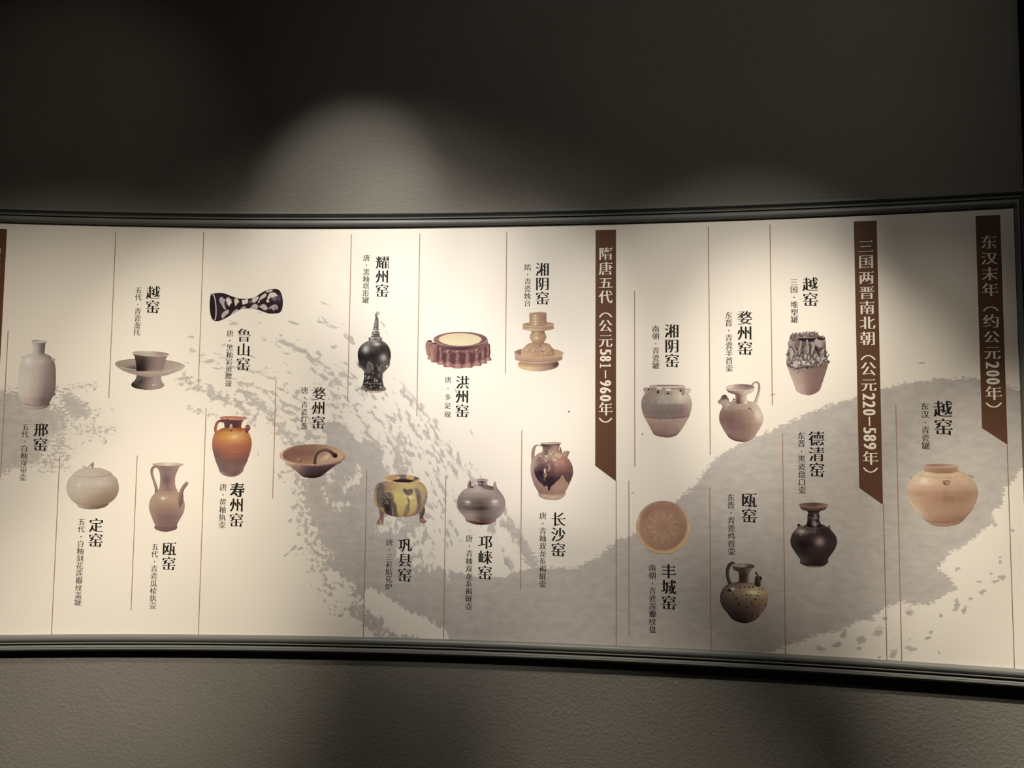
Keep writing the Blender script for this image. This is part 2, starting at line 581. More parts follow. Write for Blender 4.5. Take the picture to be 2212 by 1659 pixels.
# flecks lower right
for f in [(1772, 1402, 11, 6, 30), (1808, 1392, 11, 7, -20), (1822, 1372, 8, 8, 0), (1860, 1382, 10, 12, 50), (1855, 1402, 7, 3, 0), (1897, 1365, 13, 9, -30),
          (1880, 1338, 16, 4, 5), (1912, 1336, 8, 4, 0), (1930, 1412, 12, 7, -55), (1964, 1322, 9, 9, 40), (1964, 1400, 11, 6, 40), (1974, 1402, 8, 3, 0),
          (1933, 1381, 6, 3, 0), (1964, 1382, 6, 3, 0), (2000, 1300, 12, 8, -30), (2032, 1330, 6, 4, 0), (2067, 1300, 9, 5, 60), (2066, 1312, 6, 12, 30),
          (2083, 1318, 6, 9, 20), (2096, 1295, 6, 4, 0), (2115, 1257, 6, 3, 0), (2122, 1279, 9, 5, -20), (2165, 1246, 8, 8, 0), (2150, 1256, 9, 4, -20),
          (2140, 1240, 4, 3, 0), (2068, 1229, 8, 5, 0), (2012, 1365, 5, 4, 0), (2029, 1410, 4, 4, 0), (2160, 1205, 6, 3, 0), (2160, 1214, 4, 4, 0),
          (2188, 1146, 7, 3, 10), (2150, 1134, 6, 3, 0), (2004, 1378, 7, 4, -10), (1900, 1422, 6, 3, 0), (1366, 1065, 5, 2.5, -30),
          (1780, 878, 22, 2.2, -25), (1748, 893, 20, 2.5, -22), (1671, 852, 9, 2, -20), (1990, 783, 9, 2.5, 10), (1978, 790, 8, 1.6, -5)]:
    ink = np.maximum(ink, blob(f[0], f[1], f[2] * .75, f[3] * .75, f[4], 1.0))
random.seed(5)
# dry-brush flecks along the arc of the stroke
for i in range(330):
    a = random.uniform(-96, -8)
    r = random.gauss(470, 70)
    cx_, cy_ = 450 + r * math.cos(math.radians(a)) * 1.02, 1245 + r * math.sin(math.radians(a)) * 1.08
    if cx_ < 395 or (r < 400 and random.random() < .7) or (a < -70 and random.random() < .75):
        continue
    ln = random.uniform(4, 14)
    ink = np.maximum(ink, blob(cx_, cy_, ln, random.uniform(1.8, 3.6), a + 90 + random.uniform(-14, 14), random.uniform(.4, .85)))
for i in range(70):
    cx_, cy_ = random.uniform(110, 250), random.uniform(828, 1000)
    ink = np.maximum(ink, blob(cx_, cy_, random.uniform(3, 9), random.uniform(2, 4), random.uniform(-60, -20), random.uniform(.3, .8) * (1 if cx_ < 215 else .6)))
for i in range(60):
    cy_ = random.uniform(1000, 1330)
    cx_ = 645 + max(0, cy_ - 1180) * .55 + random.gauss(0, 12)
    ink = np.maximum(ink, blob(cx_, cy_, random.uniform(3, 8), random.uniform(2, 4), random.uniform(-30, 50), random.uniform(.5, .9)))
ink = np.clip(ink, 0, 1)
R_ = np.hypot(GX - 450, (GY - 1245) / 1.05)
A_ = np.arctan2((GY - 1245), GX - 450)
flow = np.stack([R_ / 9.5, A_ * 470 / 19.0, np.zeros_like(R_)], -1)
fw = np.clip((1180 - GX) / 120, 0, 1) * np.clip((GX - 300) / 80, 0, 1)
# the sheet spans exactly the board: clamp the outer grid lines to its edges
U, V = uv(GX, GY)
U = np.clip(U, U_LEFT, U_RIGHT)
V = np.clip(V, V_BOT, V_TOP)
P = wall_xyz(U, V, PANEL_H)
FF_ = grid_faces(len(sx), len(sy))[:, ::-1]
q_ = P.reshape(-1, 3)[FF_]
ar = np.linalg.norm(np.cross(q_[:, 2] - q_[:, 0], q_[:, 3] - q_[:, 1]), axis=1)
me = mesh_np('print_sheet', P.reshape(-1, 3), FF_[ar > 2e-7])
add_attr(me, 'ink', 'FLOAT', ink)
add_attr(me, 'wash', 'FLOAT', wash)
add_attr(me, 'flow_weight', 'FLOAT', fw)
add_attr(me, 'flow', 'FLOAT_VECTOR', flow)
add_attr(me, 'sheet', 'FLOAT_VECTOR', np.stack([U * 9, V * 16, np.zeros_like(U)], -1))
part('print_sheet', me, M_SHEET, None, 'cream sheet printed with a grey ink-wash landscape')

# backing board behind the sheet
ub = np.linspace(U_LEFT, U_RIGHT, 120)
fr = wall_xyz(ub[:, None], np.array([V_BOT, V_TOP])[None, :], PANEL_H - .0006).reshape(-1, 3)
bk = wall_xyz(ub[:, None], np.array([V_BOT, V_TOP])[None, :], 0.0005).reshape(-1, 3)
n2 = len(ub) * 2
g = grid_faces(len(ub), 2)
me = mesh_np('backing_board', np.concatenate([fr, bk]), np.concatenate([g[:, ::-1], g + n2]))
part('backing_board', me, M_CREAM)

# ------------------------------------------------------------------ rules and banners


def patch(name, corners_uv, h, mat, parent=None, label=None, seg=1):
    if seg > 1:                   # bottom-left, bottom-right, top-right, top-left: follow the curve of the wall
        bl, br, tr, tl = [np.array(c) for c in corners_uv]
        t = np.linspace(0, 1, seg + 1)[:, None]
        q = np.stack([bl + (br - bl) * t, tl + (tr - tl) * t], 1).reshape(-1, 2)
        me = mesh_np(name, wall_xyz(q[:, 0], q[:, 1], h), grid_faces(seg + 1, 2))
        return part(name, me, mat, parent, label)
    P = wall_xyz(np.array([c[0] for c in corners_uv]), np.array([c[1] for c in corners_uv]), h)
    me = mesh_np(name, P, [list(range(len(corners_uv)))])
    return part(name, me, mat, parent, label)


H1 = PANEL_H + .0002
H2 = PANEL_H + .0004


def rule(px0, py0, px1, py1, w=1.9, mat=None, label=None):
    """hair line: vertical on the board, width in photo pixels"""
    (ua, va), (ub_, vb) = uv(px0, py0), uv(px1, py1)
    u = (ua + ub_) / 2
    hw = w * .00068 if w else .001
    va, vb = min(va, V_TOP), max(vb, V_BOT)
    return patch('divider_rule', [(u - hw, vb), (u + hw, vb), (u + hw, va), (u - hw, va)], H1, mat or M_RULE, None, label)


for r in [(17, 714, 2, 1031), (250, 500.5, 235.4, 860), (440, 502, 428.9, 834), (130, 983, 110.6, 1372), (297, 984, 282.5, 1318), (445.6, 881.5, 428.4, 1372),
          (758.5, 505.6, 751.6, 868), (596.5, 820, 588.9, 1076.5), (906, 504.8, 901.3, 899), (792.9, 1013, 784.5, 1376), (1094.6, 501, 1092, 807),
          (963.6, 1028, 957.7, 1382), (1126.7, 929, 1125, 1275), (1370.6, 629, 1371.5, 1009), (1358, 1038, 1359.5, 1372), (1530.6, 489, 1534, 983),
          (1533, 1053, 1536, 1405), (1663.3, 485, 1668.4, 875), (1690, 937, 1697, 1416), (1934, 874, 1949, 1434)]:
    rule(*r)
for r in [(1330.6, 1038, 1331.5, 1396), (1907.2, 1090, 1917, 1430), (2176, 961, 2191, 1448)]:
    rule(*r, w=1.5, mat=M_RULE2, label='thin dark rule below the banner')


def banner(c, label):
    """c: top-left, top-right, bottom-right (long), bottom-left pixels"""
    q = [uv(*p) for p in c]
    ul = (q[0][0] + q[3][0]) / 2
    ur = (q[1][0] + q[2][0]) / 2
    vt = (q[0][1] + q[1][1]) / 2
    return patch('era_banner', [(ul, q[3][1]), (ur, q[2][1]), (ur, vt), (ul, vt)], H1, M_BANNER, None, label, 8), (ul + ur) / 2


B1, b1u = banner([(1286.6, 497), (1331, 496), (1330.6, 1039.7), (1285.6, 1006)], 'brown vertical banner with cream characters, in the middle of the board')
B2, b2u = banner([(1844.4, 478.5), (1893.8, 476.3), (1907.2, 1090.4), (1856, 1054)], 'brown vertical banner with cream characters, second from the right end')
B3, b3u = banner([(2107.7, 467), (2160.9, 463.8), (2176, 960.8), (2120.9, 924.6)], 'brown vertical banner with cream characters, at the right end')
ub0 = float(uv(8.8, 620)[0])
B0 = patch('era_banner', [(ub0 - .066, V_TOP - .70), (ub0, V_TOP - .745), (ub0, V_TOP - .02), (ub0 - .066, V_TOP - .02)], H1, M_BANNER, None,
           'brown vertical banner cut by the left edge of the picture', 10)

# ------------------------------------------------------------------ lettering (glyph outlines reworked into a Song-like face)
_glyphs = {}


def glyph(ch, bold):
    """returns (verts Nx2 in em units centred on the em box, faces list)"""
    key = (ch, bold)
    if key in _glyphs:
        return _glyphs[key]
    if ch == '·':
        t = np.linspace(0, 2 * math.pi, 13)[:-1]
        _glyphs[key] = (np.column_stack([.085 * np.cos(t), .085 * np.sin(t), np.zeros(12)]), [list(range(12))])
        return _glyphs[key]
    if ch == '—':
        _glyphs[key] = (np.array([(-.5, -.045, 0), (.5, -.045, 0), (.5, .045, 0), (-.5, .045, 0)], float), [[0, 1, 2, 3]])
        return _glyphs[key]
    if ch == '1' and bold:        # slab numeral one
        q = [(-.2, -.36), (.2, -.36), (.2, -.32), (.07, -.30), (.07, .36), (.02, .36), (-.2, .27), (-.2, .24), (-.06, .26), (-.06, -.30), (-.2, -.32)]
        _glyphs[key] = (np.array([(x, y, 0) for x, y in q], float), [list(range(len(q)))])
        return _glyphs[key]
    cu = bpy.data.curves.new('glyph', 'FONT')
    cu.body = ch
    cu.size = 1.0
    cu.resolution_u = 3
    thin = 0.0 if ch in '寿0123456789' else .017
    cu.offset = -thin if ch not in '·' else 0.0
    ob = bpy.data.objects.new('glyph', cu)
    C.objects.link(ob)
    bpy.context.view_layer.update()
    dg = bpy.context.evaluated_depsgraph_get()
    m = bpy.data.meshes.new_from_object(ob.evaluated_get(dg))
    V = np.array([v.co[:2] for v in m.vertices]).reshape(-1, 2)
    F = [list(p.vertices) for p in m.polygons]
    bpy.data.objects.remove(ob)
    bpy.data.curves.remove(cu)
    bpy.data.meshes.remove(m)
    # serif wedges at the right end of thin horizontal strokes
    cnt = {}
    for f in F:
        for a, b_ in zip(f, f[1:] + f[:1]):
            k = (min(a, b_), max(a, b_))
            cnt[k] = cnt.get(k, []) + [(a, b_)]
    nxt = {}
    for k, l in cnt.items():
        if len(l) == 1:
            nxt[l[0][0]] = l[0][1]
    prv = {b_: a for a, b_ in nxt.items()}
    tris = []
    if ch not in '·0123456789—︵︶' and len(V):
        area = 0
        for a, b_ in nxt.items():
            area += V[a][0] * V[b_][1] - V[b_][0] * V[a][1]
        sgn = 1 if area > 0 else -1
        for a, b_ in nxt.items():
            e = V[b_] - V[a]
            ln = np.hypot(*e)
            nrm = np.array([e[1], -e[0]]) * sgn / max(ln, 1e-9)
            if not (0.018 < ln < 0.075 and nrm[0] > 0.9):
                continue
            if a not in prv or b_ not in nxt:
                continue
            e0 = V[a] - V[prv[a]]
            e2 = V[nxt[b_]] - V[b_]
            l0, l2 = np.hypot(*e0), np.hypot(*e2)
            if l0 < .08 or l2 < .08 or abs(e0[1]) > .2 * l0 or abs(e2[1]) > .2 * l2:
                continue
            x = max(V[a][0], V[b_][0])
            yt = max(V[a][1], V[b_][1])
            yb = min(V[a][1], V[b_][1])
            k_ = 1.0 if bold else .85
            tris.append([(x - .105 * k_, yt - .004), (x + .035 * k_, yb), (x - .018 * k_, yt + .07 * k_)])
    dil = (0.040 if bold else 0.029) if not ch.isdigit() else .048
    shifts = [-dil, -dil / 3, dil / 3, dil] if ch not in '·—' else [0.0]
    VV, FF = [], []
    for k, s in enumerate(shifts):
        off = sum(len(x) for x in VV)
        VV.append(np.column_stack([V + [s, 0], np.full(len(V), k * .25)]))
        FF += [[i + off for i in f] for f in F]
    for t in tris:
        off = sum(len(x) for x in VV)
        VV.append(np.column_stack([np.array(t) + [dil * .7, 0], np.full(3, 1.0)]))
        FF.append([off, off + 1, off + 2])
    VV = np.concatenate(VV) if VV else np.zeros((0, 3))
    VV[:, 0] -= EMC[0]
    VV[:, 1] -= EMC[1]
    VV[:, :2] /= EMC[2]
    _glyphs[key] = (VV, FF)
    return _glyphs[key]


EMC = (0.0, 0.0, 1.0)
_v, _f = glyph('国', False)
_glyphs.clear()
_w = _v[:, 0].max() - _v[:, 0].min()
EMC = ((_v[:, 0].max() + _v[:, 0].min()) / 2, (_v[:, 1].max() + _v[:, 1].min()) / 2, _w / 0.86)


def text_mesh(name, items, h, mat, parent, bold, label=None):
    """items: (char, u, v, em width, em height, rotated)"""
    vs, hs, fs = [], [], []
    n = 0
    for ch, u, v, ew, eh, rot in items:
        g_, f_ = glyph(ch, bold)
        if not len(g_):
            continue
        x, y = g_[:, 0], g_[:, 1]
        if rot:
            x, y = y, -x
        vs.append(np.column_stack([u + x * ew, v + y * eh]))
        hs.append(h + g_[:, 2] * 4e-5)
        fs += [[i + n for i in f] for f in f_]
        n += len(g_)
    if not vs:
        return None
    UV_ = np.concatenate(vs)
    P = wall_xyz(UV_[:, 0], UV_[:, 1], np.concatenate(hs))
    me = bpy.data.meshes.new(name)
    me.from_pydata(P.tolist(), [], fs)
    return part(name, me, mat, parent, label)


def column(s, xt, yt, xb, yb, bold, em=None, name=None, mat=None, h=None, slots=None):
    """vertical line of characters: ink from (xt,yt) to (xb,yb) in the photograph"""
    n = len(s)
    ua, va = uv(xt, yt)
    ub_, vb = uv(xb, yb)
    u = (ua + ub_) / 2
    pitch = (va - vb) / (n - .12)
    e = em or pitch
    items = []
    for i, ch in enumerate(s):
        items.append((ch, u, va + .06 * pitch - (i + .5) * pitch, e * .97, e, False))
    return text_mesh(name or ('kiln_name' if bold else 'vessel_caption'), items, h or H2, mat or (M_BLACK if bold else M_SOFTBLACK), None, bold)


COLS = [
    ('越窑', 330.7, 619.2, 330, 677, 1), ('五代·青瓷盏托', 299.5, 620.5, 295.6, 725, 0),
    ('鲁山窑', 527, 711, 525.5, 801, 1), ('唐·黑釉彩斑腰鼓', 497, 713.7, 493.7, 835.2, 0),
    ('邢窑', 88.6, 915, 87.3, 974.4, 1), ('五代·白釉穿带壶', 54.8, 915.7, 50, 1038, 0),
    ('定窑', 208.5, 1120.5, 206, 1182, 1), ('五代·白釉刻花莲瓣纹盖罐', 176.8, 1120.5, 168, 1308.9, 0),
    ('瓯窑', 365.8, 1172.4, 364.5, 1232, 1), ('五代·青瓷瓜棱执壶', 335, 1174.4, 330, 1315.2, 0),
    ('寿州窑', 512.8, 1044.8, 510, 1138.5, 1), ('唐·黄釉执壶', 483.2, 1045.3, 478.9, 1141, 0),
    ('耀州窑', 826, 554.2, 825.6, 642, 1), ('唐·黑釉塔形罐', 791.5, 551, 790.3, 655.4, 0),
    ('婺州窑', 689, 837.2, 687.6, 926.8, 1), ('唐·青瓷灯盏', 658.4, 836.7, 656.3, 928, 0),
    ('巩县窑', 875.3, 1163.8, 873.7, 1257, 1), ('唐·三彩贴花炉', 841.4, 1164.8, 839.6, 1274, 0),
    ('湘阴窑', 1172, 568.9, 1171.4, 658.5, 1), ('隋·青瓷烛台', 1139.9, 571.1, 1139.4, 661.8, 0),
    ('洪州窑', 998.9, 813, 998.5, 901.8, 1), ('唐·多足砚', 967.8, 812.2, 967, 903.8, 0, .0196),
    ('长沙窑', 1206, 1107.8, 1206, 1202.5, 1), ('唐·青釉双龙系褐斑壶', 1172.7, 1107.3, 1172, 1269, 0),
    ('邛崃窑', 1048.4, 1157.2, 1047.3, 1252.4, 1), ('唐·青釉双龙系褐斑壶', 1014, 1156.2, 1012, 1317.2, 0),
    ('越窑', 1749.9, 600.3, 1750.5, 661.8, 1), ('三国·堆塑罐', 1714.8, 602.8, 1716, 698, 0),
    ('婺州窑', 1608.5, 672.7, 1609.6, 767.3, 1), ('东晋·青瓷羊首壶', 1574, 674.4, 1575, 802.3, 0),
    ('湘阴窑', 1451.3, 701.5, 1451.5, 793.9, 1), ('南朝·青瓷罐', 1416.7, 703.5, 1416.5, 797.2, 0),
    ('德清窑', 1763.2, 933.2, 1764.7, 1030.6, 1), ('东晋·黑瓷盘口壶', 1731, 934.4, 1732.3, 1066, 0),
    ('瓯窑', 1617.7, 1066, 1618.6, 1129.4, 1), ('东晋·青瓷鸡首壶', 1579, 1067.6, 1579.7, 1198.5, 0),
    ('丰城窑', 1444.2, 1220, 1444.6, 1317.2, 1), ('南朝·青瓷莲瓣纹盘', 1409.5, 1219.5, 1409.4, 1367, 0),
    ('越窑', 2036.5, 867, 2038, 939.8, 1), ('东汉·青瓷罐', 1997.6, 870.9, 2000, 970.9, 0),
]
for c in COLS:
    column(c[0], c[1], c[2], c[3], c[4], bool(c[5]), em=(c[6] if len(c) > 6 else None))


def banner_text(parent, u, spec, xpx, em_w):
    """spec: (char, y0, y1) pixel extents along the banner"""
    items = []
    for ch, y0, y1 in spec:
        v0 = uv(xpx, y0)[1]
        v1 = uv(xpx, y1)[1]
        vc = (v0 + v1) / 2
        if ch in '0123456789':
            gx = glyph(ch, True)[0]
            wd = gx[:, 0].max() - gx[:, 0].min()
            ht = gx[:, 1].max() - gx[:, 1].min()
            cx_ = (gx[:, 0].max() + gx[:, 0].min()) / 2
            cy_ = (gx[:, 1].max() + gx[:, 1].min()) / 2
            k = (v0 - v1) / wd
            kw = em_w * .80 / ht
            items.append((ch, u - cy_ * kw, vc + cx_ * k, kw, k, True))
        elif ch == '—':
            items.append((ch, u, vc, em_w, (v0 - v1), True))
        elif ch in '︵︶':
            gx = glyph(ch, True)[0]
            ht = gx[:, 1].max() - gx[:, 1].min()
            wd = gx[:, 0].max() - gx[:, 0].min()
            cx_ = (gx[:, 0].max() + gx[:, 0].min()) / 2
            cy_ = (gx[:, 1].max() + gx[:, 1].min()) / 2
            k = (v0 - v1) / ht
            kw = em_w * .96 / wd
            items.append((ch, u - cx_ * kw, vc - cy_ * k, kw, k, False))
        else:
            e = (v0 - v1) / .92
            items.append((ch, u, vc, em_w * 1.02, e, False))
    k = next((i for i, it in enumerate(items) if it[0] == '︵'), len(items))
    text_mesh('era_name', items[:k], H2, M_CREAM, parent, True)
    if k < len(items):
        text_mesh('year_lettering', items[k:], H2, M_CREAM, parent, True)


banner_text(B1, b1u - .0005, [('隋', 534.7, 562.3), ('唐', 566.3, 594.7), ('五', 599, 624), ('代', 627.6, 656), ('︵', 675, 686), ('公', 691, 718), ('元', 722.5, 750.4),
                      ('5', 754, 767), ('8', 768.5, 781), ('1', 785, 795), ('—', 800, 817.5), ('9', 821.3, 834), ('6', 836.5, 850.4), ('0', 853, 867),
                      ('年', 869.4, 898.5), ('︶', 902.3, 913)], 1308, .0395)
banner_text(B2, b2u, [('三', 518.5, 546.8), ('国', 550.6, 580.3), ('两', 586, 614), ('晋', 619, 646.8), ('南', 650.6, 679.7), ('北', 683.5, 711.9), ('朝', 716.5, 746.3),
                      ('︵', 767, 777.7), ('公', 782.3, 812.2), ('元', 818.2, 846), ('2', 849.4, 864.6), ('2', 866.3, 881), ('0', 883.5, 897.5), ('—', 900, 920),
                      ('5', 923.3, 936.7), ('8', 938.7, 953.2), ('9', 955.7, 970.9), ('年', 975.2, 1005), ('︶', 1009.6, 1021)], 1878, .0395)
banner_text(B3, b3u, [('东', 508.4, 538), ('汉', 544.3, 572), ('末', 577.2, 606.3), ('年', 611.4, 640.5), ('︵', 662, 672), ('约', 679.7, 708.9), ('公', 715.2, 741.8),
                      ('元', 748, 777.2), ('2', 781, 796.2), ('0', 800, 813.5), ('0', 816.5, 830.4), ('年', 834.2, 865.3), ('︶', 869.6, 880.5)], 2142, .0395)
banner_text(B0, ub0 - .033, [('宋', 534, 562), ('代', 566, 594)], 4, .0395)

# dust specks
for (x, y, r) in [(1229, 889, 1.6), (1388, 937.5, 1.3), (1744, 794.2, 2.6)]:
    u_, v_ = uv(x, y)
    k = [(u_ + r * .00135 * math.cos(t), v_ + r * .00135 * math.sin(t)) for t in np.linspace(0, 2 * math.pi, 10)[:-1]]
    o = patch('dark_speck', k, PANEL_H + .0008, M_SPECK)

# ------------------------------------------------------------------ flat printed pictures of the vessels
# A tiny painter: shapes are composed on a fine grid in the coordinates of one enlarged crop and
# become ONE flat mesh lying on the sheet, coloured by a vertex attribute (the printed ink).


def hx(c):
    return np.array([int(c[i:i + 2], 16) for i in (0, 2, 4)]) / 255.0


def lin(c):
    c = np.asarray(c, float)
    return np.where(c <= .04045, c / 12.92, ((c + .055) / 1.055) ** 2.4)


def spline(pts, n=14):
    """Catmull-Rom through the points (open)"""
    P = np.array(pts, float)
    if len(P) < 3:
        return P
    Q = np.vstack([2 * P[0] - P[1], P, 2 * P[-1] - P[-2]])
    out = []
    for i in range(1, len(Q) - 2):
        p0, p1, p2, p3 = Q[i - 1], Q[i], Q[i + 1], Q[i + 2]
        for t in np.linspace(0, 1, n, endpoint=False):
            out.append(.5 * ((2 * p1) + (-p0 + p2) * t + (2 * p0 - 5 * p1 + 4 * p2 - p3) * t * t + (-p0 + 3 * p1 - 3 * p2 + p3) * t ** 3))
    out.append(P[-1])
    return np.array(out)


def vnoise(A, B, scale, seed, octv=3):
    rs = np.random.RandomState(seed)
    tab = rs.rand(64, 64)
    out = np.zeros(A.shape)
    amp, tot = 1.0, 0.0
    for o in range(octv):
        x, y = A / scale * 2 ** o + 7.3 * o, B / scale * 2 ** o + 3.1 * o
        xi, yi = np.floor(x).astype(int), np.floor(y).astype(int)
        fx, fy = x - xi, y - yi
        fx, fy = fx * fx * (3 - 2 * fx), fy * fy * (3 - 2 * fy)
        g = lambda i, j: tab[(xi + i) % 64, (yi + j) % 64]
        out += amp * ((g(0, 0) * (1 - fx) + g(1, 0) * fx) * (1 - fy) + (g(0, 1) * (1 - fx) + g(1, 1) * fx) * fy)
        tot += amp
        amp *= .55
    return out / tot - .5


class Pic:
    def __init__(s, crop, wpx, bbox, paper, step=0.85):
        s.x0, s.y0 = crop[0], crop[1]
        s.s = wpx / (crop[2] - crop[0])
        s.st = step * s.s
        a = np.arange(bbox[0] - 2 * s.st, bbox[2] + 2.5 * s.st, s.st)
        b = np.arange(bbox[1] - 2 * s.st, bbox[3] + 2.5 * s.st, s.st)
        s.A, s.B = np.meshgrid(a, b, indexing='ij')
        s.m = np.zeros(s.A.shape)
        s.C = np.zeros(s.A.shape + (3,))
        s.paper = hx(paper)

    def comp(s, al, col, add=True, clip=False):
        if clip:
            al = al * s.m
        al = np.clip(al, 0, 1)
        col = np.broadcast_to(col, s.C.shape)
        # colour of uncovered cells is taken straight so edges do not go dark
        k = np.where(s.m + al > 1e-4, al / np.maximum(1 - (1 - al) * (1 - s.m), 1e-4), 0) if add else al
        s.C = s.C * (1 - k[..., None]) + col * k[..., None]
        if add:
            s.m = 1 - (1 - s.m) * (1 - al)
        return s

    def aa(s, d, soft=None):
        w = (soft or .9 * s.s)
        return np.clip(.5 + d / w, 0, 1)

    def body(s, sil, rows, sag=0, add=True, clip=False, soft=None, lin_=False, noise=0, nsc=8, seed=1):
        S = np.array(sil, float)
        bb = S[:, 0]
        if not lin_ and len(S) > 3:
            Sp = spline(S, 10)
            o = np.argsort(Sp[:, 0])
            Sp = Sp[o]
        else:
            Sp = S
        L = np.interp(s.B, Sp[:, 0], Sp[:, 1])
        R = np.interp(s.B, Sp[:, 0], Sp[:, 2])
        inb = np.minimum(s.B - bb[0], bb[-1] - s.B)
        d = np.minimum(np.minimum(s.A - L, R - s.A), inb)
        t = np.clip((s.A - (L + R) / 2) / np.maximum((R - L) / 2, 1e-3), -1, 1)
        be = s.B - sag * np.sqrt(np.clip(1 - t * t, 0, 1))
        col = s.rowcol(rows, t, be)
        if noise:
            col = col * (1 + noise * vnoise(s.A, s.B, nsc * s.s, seed)[..., None])
        return s.comp(s.aa(d, soft), col, add, clip)

    def rowcol(s, rows, t, be):
        if isinstance(rows, str):
            return hx(rows)
        rb = np.array([r[0] for r in rows], float)
        n = max(len(r[1]) for r in rows)
        T = np.linspace(-1, 1, 25)
        M = []
        for r in rows:
            cc = np.array([hx(c) for c in r[1]])
            tt = np.linspace(-1, 1, len(cc)) if len(cc) > 1 else np.array([0.0])
            M.append(np.stack([np.interp(T, tt, cc[:, k]) for k in range(3)], -1))
        M = np.array(M)                                    # rows,25,3
        fi = np.interp(be, rb, np.arange(len(rb)))
        i0 = np.clip(fi.astype(int), 0, len(rb) - 1)
        i1 = np.clip(i0 + 1, 0, len(rb) - 1)
        f = (fi - i0)[..., None]
        f = f * f * (3 - 2 * f)
        ti = (t + 1) / 2 * 24
        j0 = np.clip(ti.astype(int), 0, 23)
        g = (ti - j0)[..., None]
        c0 = M[i0, j0] * (1 - g) + M[i0, j0 + 1] * g
        c1 = M[i1, j0] * (1 - g) + M[i1, j0 + 1] * g
        return c0 * (1 - f) + c1 * f

    def rot(s, cx, cy, ang):
        a = math.radians(ang)
        X = (s.A - cx) * math.cos(a) + (s.B - cy) * math.sin(a)
        Y = -(s.A - cx) * math.sin(a) + (s.B - cy) * math.cos(a)
        return X, Y

    def ell(s, cx, cy, rx, ry, col, ang=0, op=1, add=True, clip=False, soft=None, cols=None):
        X, Y = s.rot(cx, cy, ang)
        q = np.sqrt((X / rx) ** 2 + (Y / ry) ** 2)
        d = (1 - q) * min(rx, ry)
        c = hx(col) if cols is None else s.rowcol([(-1, cols[0]), (1, cols[1])], np.clip(X / rx, -1, 1), Y / ry)
        return s.comp(s.aa(d, soft) * op, c, add, clip)

    def ring(s, cx, cy, rx, ry, w, col, ang=0, op=1, t0=0, t1=360, add=False, clip=False):
        """elliptic line; t0..t1 degrees, 0 = right, 90 = down"""
        t = np.radians(np.linspace(t0, t1, 70))
        a = math.radians(ang)
        x, y = rx * np.cos(t), ry * np.sin(t)
        return s.line(np.stack([cx + x * math.cos(a) - y * math.sin(a), cy + x * math.sin(a) + y * math.cos(a)], 1), w, col, op, add, clip, sm=False)

    def glow(s, cx, cy, rx, ry, col, op=.8, ang=0, clip=True, p=2.0):
        X, Y = s.rot(cx, cy, ang)
        q = (X / rx) ** 2 + (Y / ry) ** 2
        return s.comp(np.exp(-q ** (p / 2)) * op, hx(col), False, clip)

    def poly(s, pts, col, sm=True, op=1, add=True, clip=False, soft=None, noise=0, nsc=5, seed=2, rows=None):
        P = np.array(pts, float)
        if sm:
            P = spline(np.vstack([P, P[:1]]), 8)[:-1]
        d = seg_sd(s.A, s.B, P)
        c = hx(col) if col else None
        if rows is not None:
            w_ = (P[:, 0].min(), P[:, 0].max())
            c = s.rowcol(rows, np.clip((s.A - w_[0]) / (w_[1] - w_[0]) * 2 - 1, -1, 1), s.B)
        if noise:
            c = c * (1 + noise * vnoise(s.A, s.B, nsc * s.s, seed)[..., None])
        return s.comp(s.aa(d, soft) * op, c, add, clip)

    def line(s, pts, w, col, op=1, add=True, clip=False, sm=True, edge=None, soft=None):
        """w: width or list of widths; col: hex or list (along the line); edge: (left, right) hexes across"""
        P = np.array(pts, float)
        W = np.array(w if isinstance(w, (list, tuple)) else [w] * len(P), float)
        cl = [hx(c) for c in (col if isinstance(col, (list, tuple)) else [col] * len(P))]
        cl = np.array([[np.interp(i, np.linspace(0, len(P) - 1, len(cl)), np.array(cl)[:, k]) for k in range(3)] for i in range(len(P))])
        if len(W) != len(P):
            W = np.interp(np.arange(len(P)), np.linspace(0, len(P) - 1, len(W)), W)
        if sm and len(P) > 2:
            D = spline(np.column_stack([P, W, cl]), 9)
            P, W, cl = D[:, :2], D[:, 2], D[:, 3:6]
        best = np.full(s.A.shape, -1e9)
        side = np.zeros(s.A.shape)
        cc = np.zeros(s.C.shape)
        for i in range(len(P) - 1):
            ax, ay = P[i]
            ex, ey = P[i + 1] - P[i]
            l2 = ex * ex + ey * ey + 1e-9
            t = np.clip(((s.A - ax) * ex + (s.B - ay) * ey) / l2, 0, 1)
            dx, dy = s.A - ax - t * ex, s.B - ay - t * ey
            hw = (W[i] * (1 - t) + W[i + 1] * t) / 2
            d = hw - np.hypot(dx, dy)
            u = d > best
            best = np.where(u, d, best)
            side = np.where(u, (dx * ey - dy * ex) / math.sqrt(l2) / np.maximum(hw, 1e-3), side)
            cc = np.where(u[..., None], cl[i] * (1 - t[..., None]) + cl[i + 1] * t[..., None], cc)
        if edge:
            e0, e1 = hx(edge[0]), hx(edge[1])
            sd = np.clip(side, -1, 1)[..., None]
            k = np.abs(sd) ** 1.6
            cc = np.where(sd < 0, cc * (1 - k) + e0 * k, cc * (1 - k) + e1 * k)
        return s.comp(s.aa(best, soft) * op, cc, add, clip)

    def grain(s, amt, sc=2.0, seed=3):
        s.C = s.C * (1 + amt * vnoise(s.A, s.B, sc * s.s, seed, 2)[..., None])
        return s

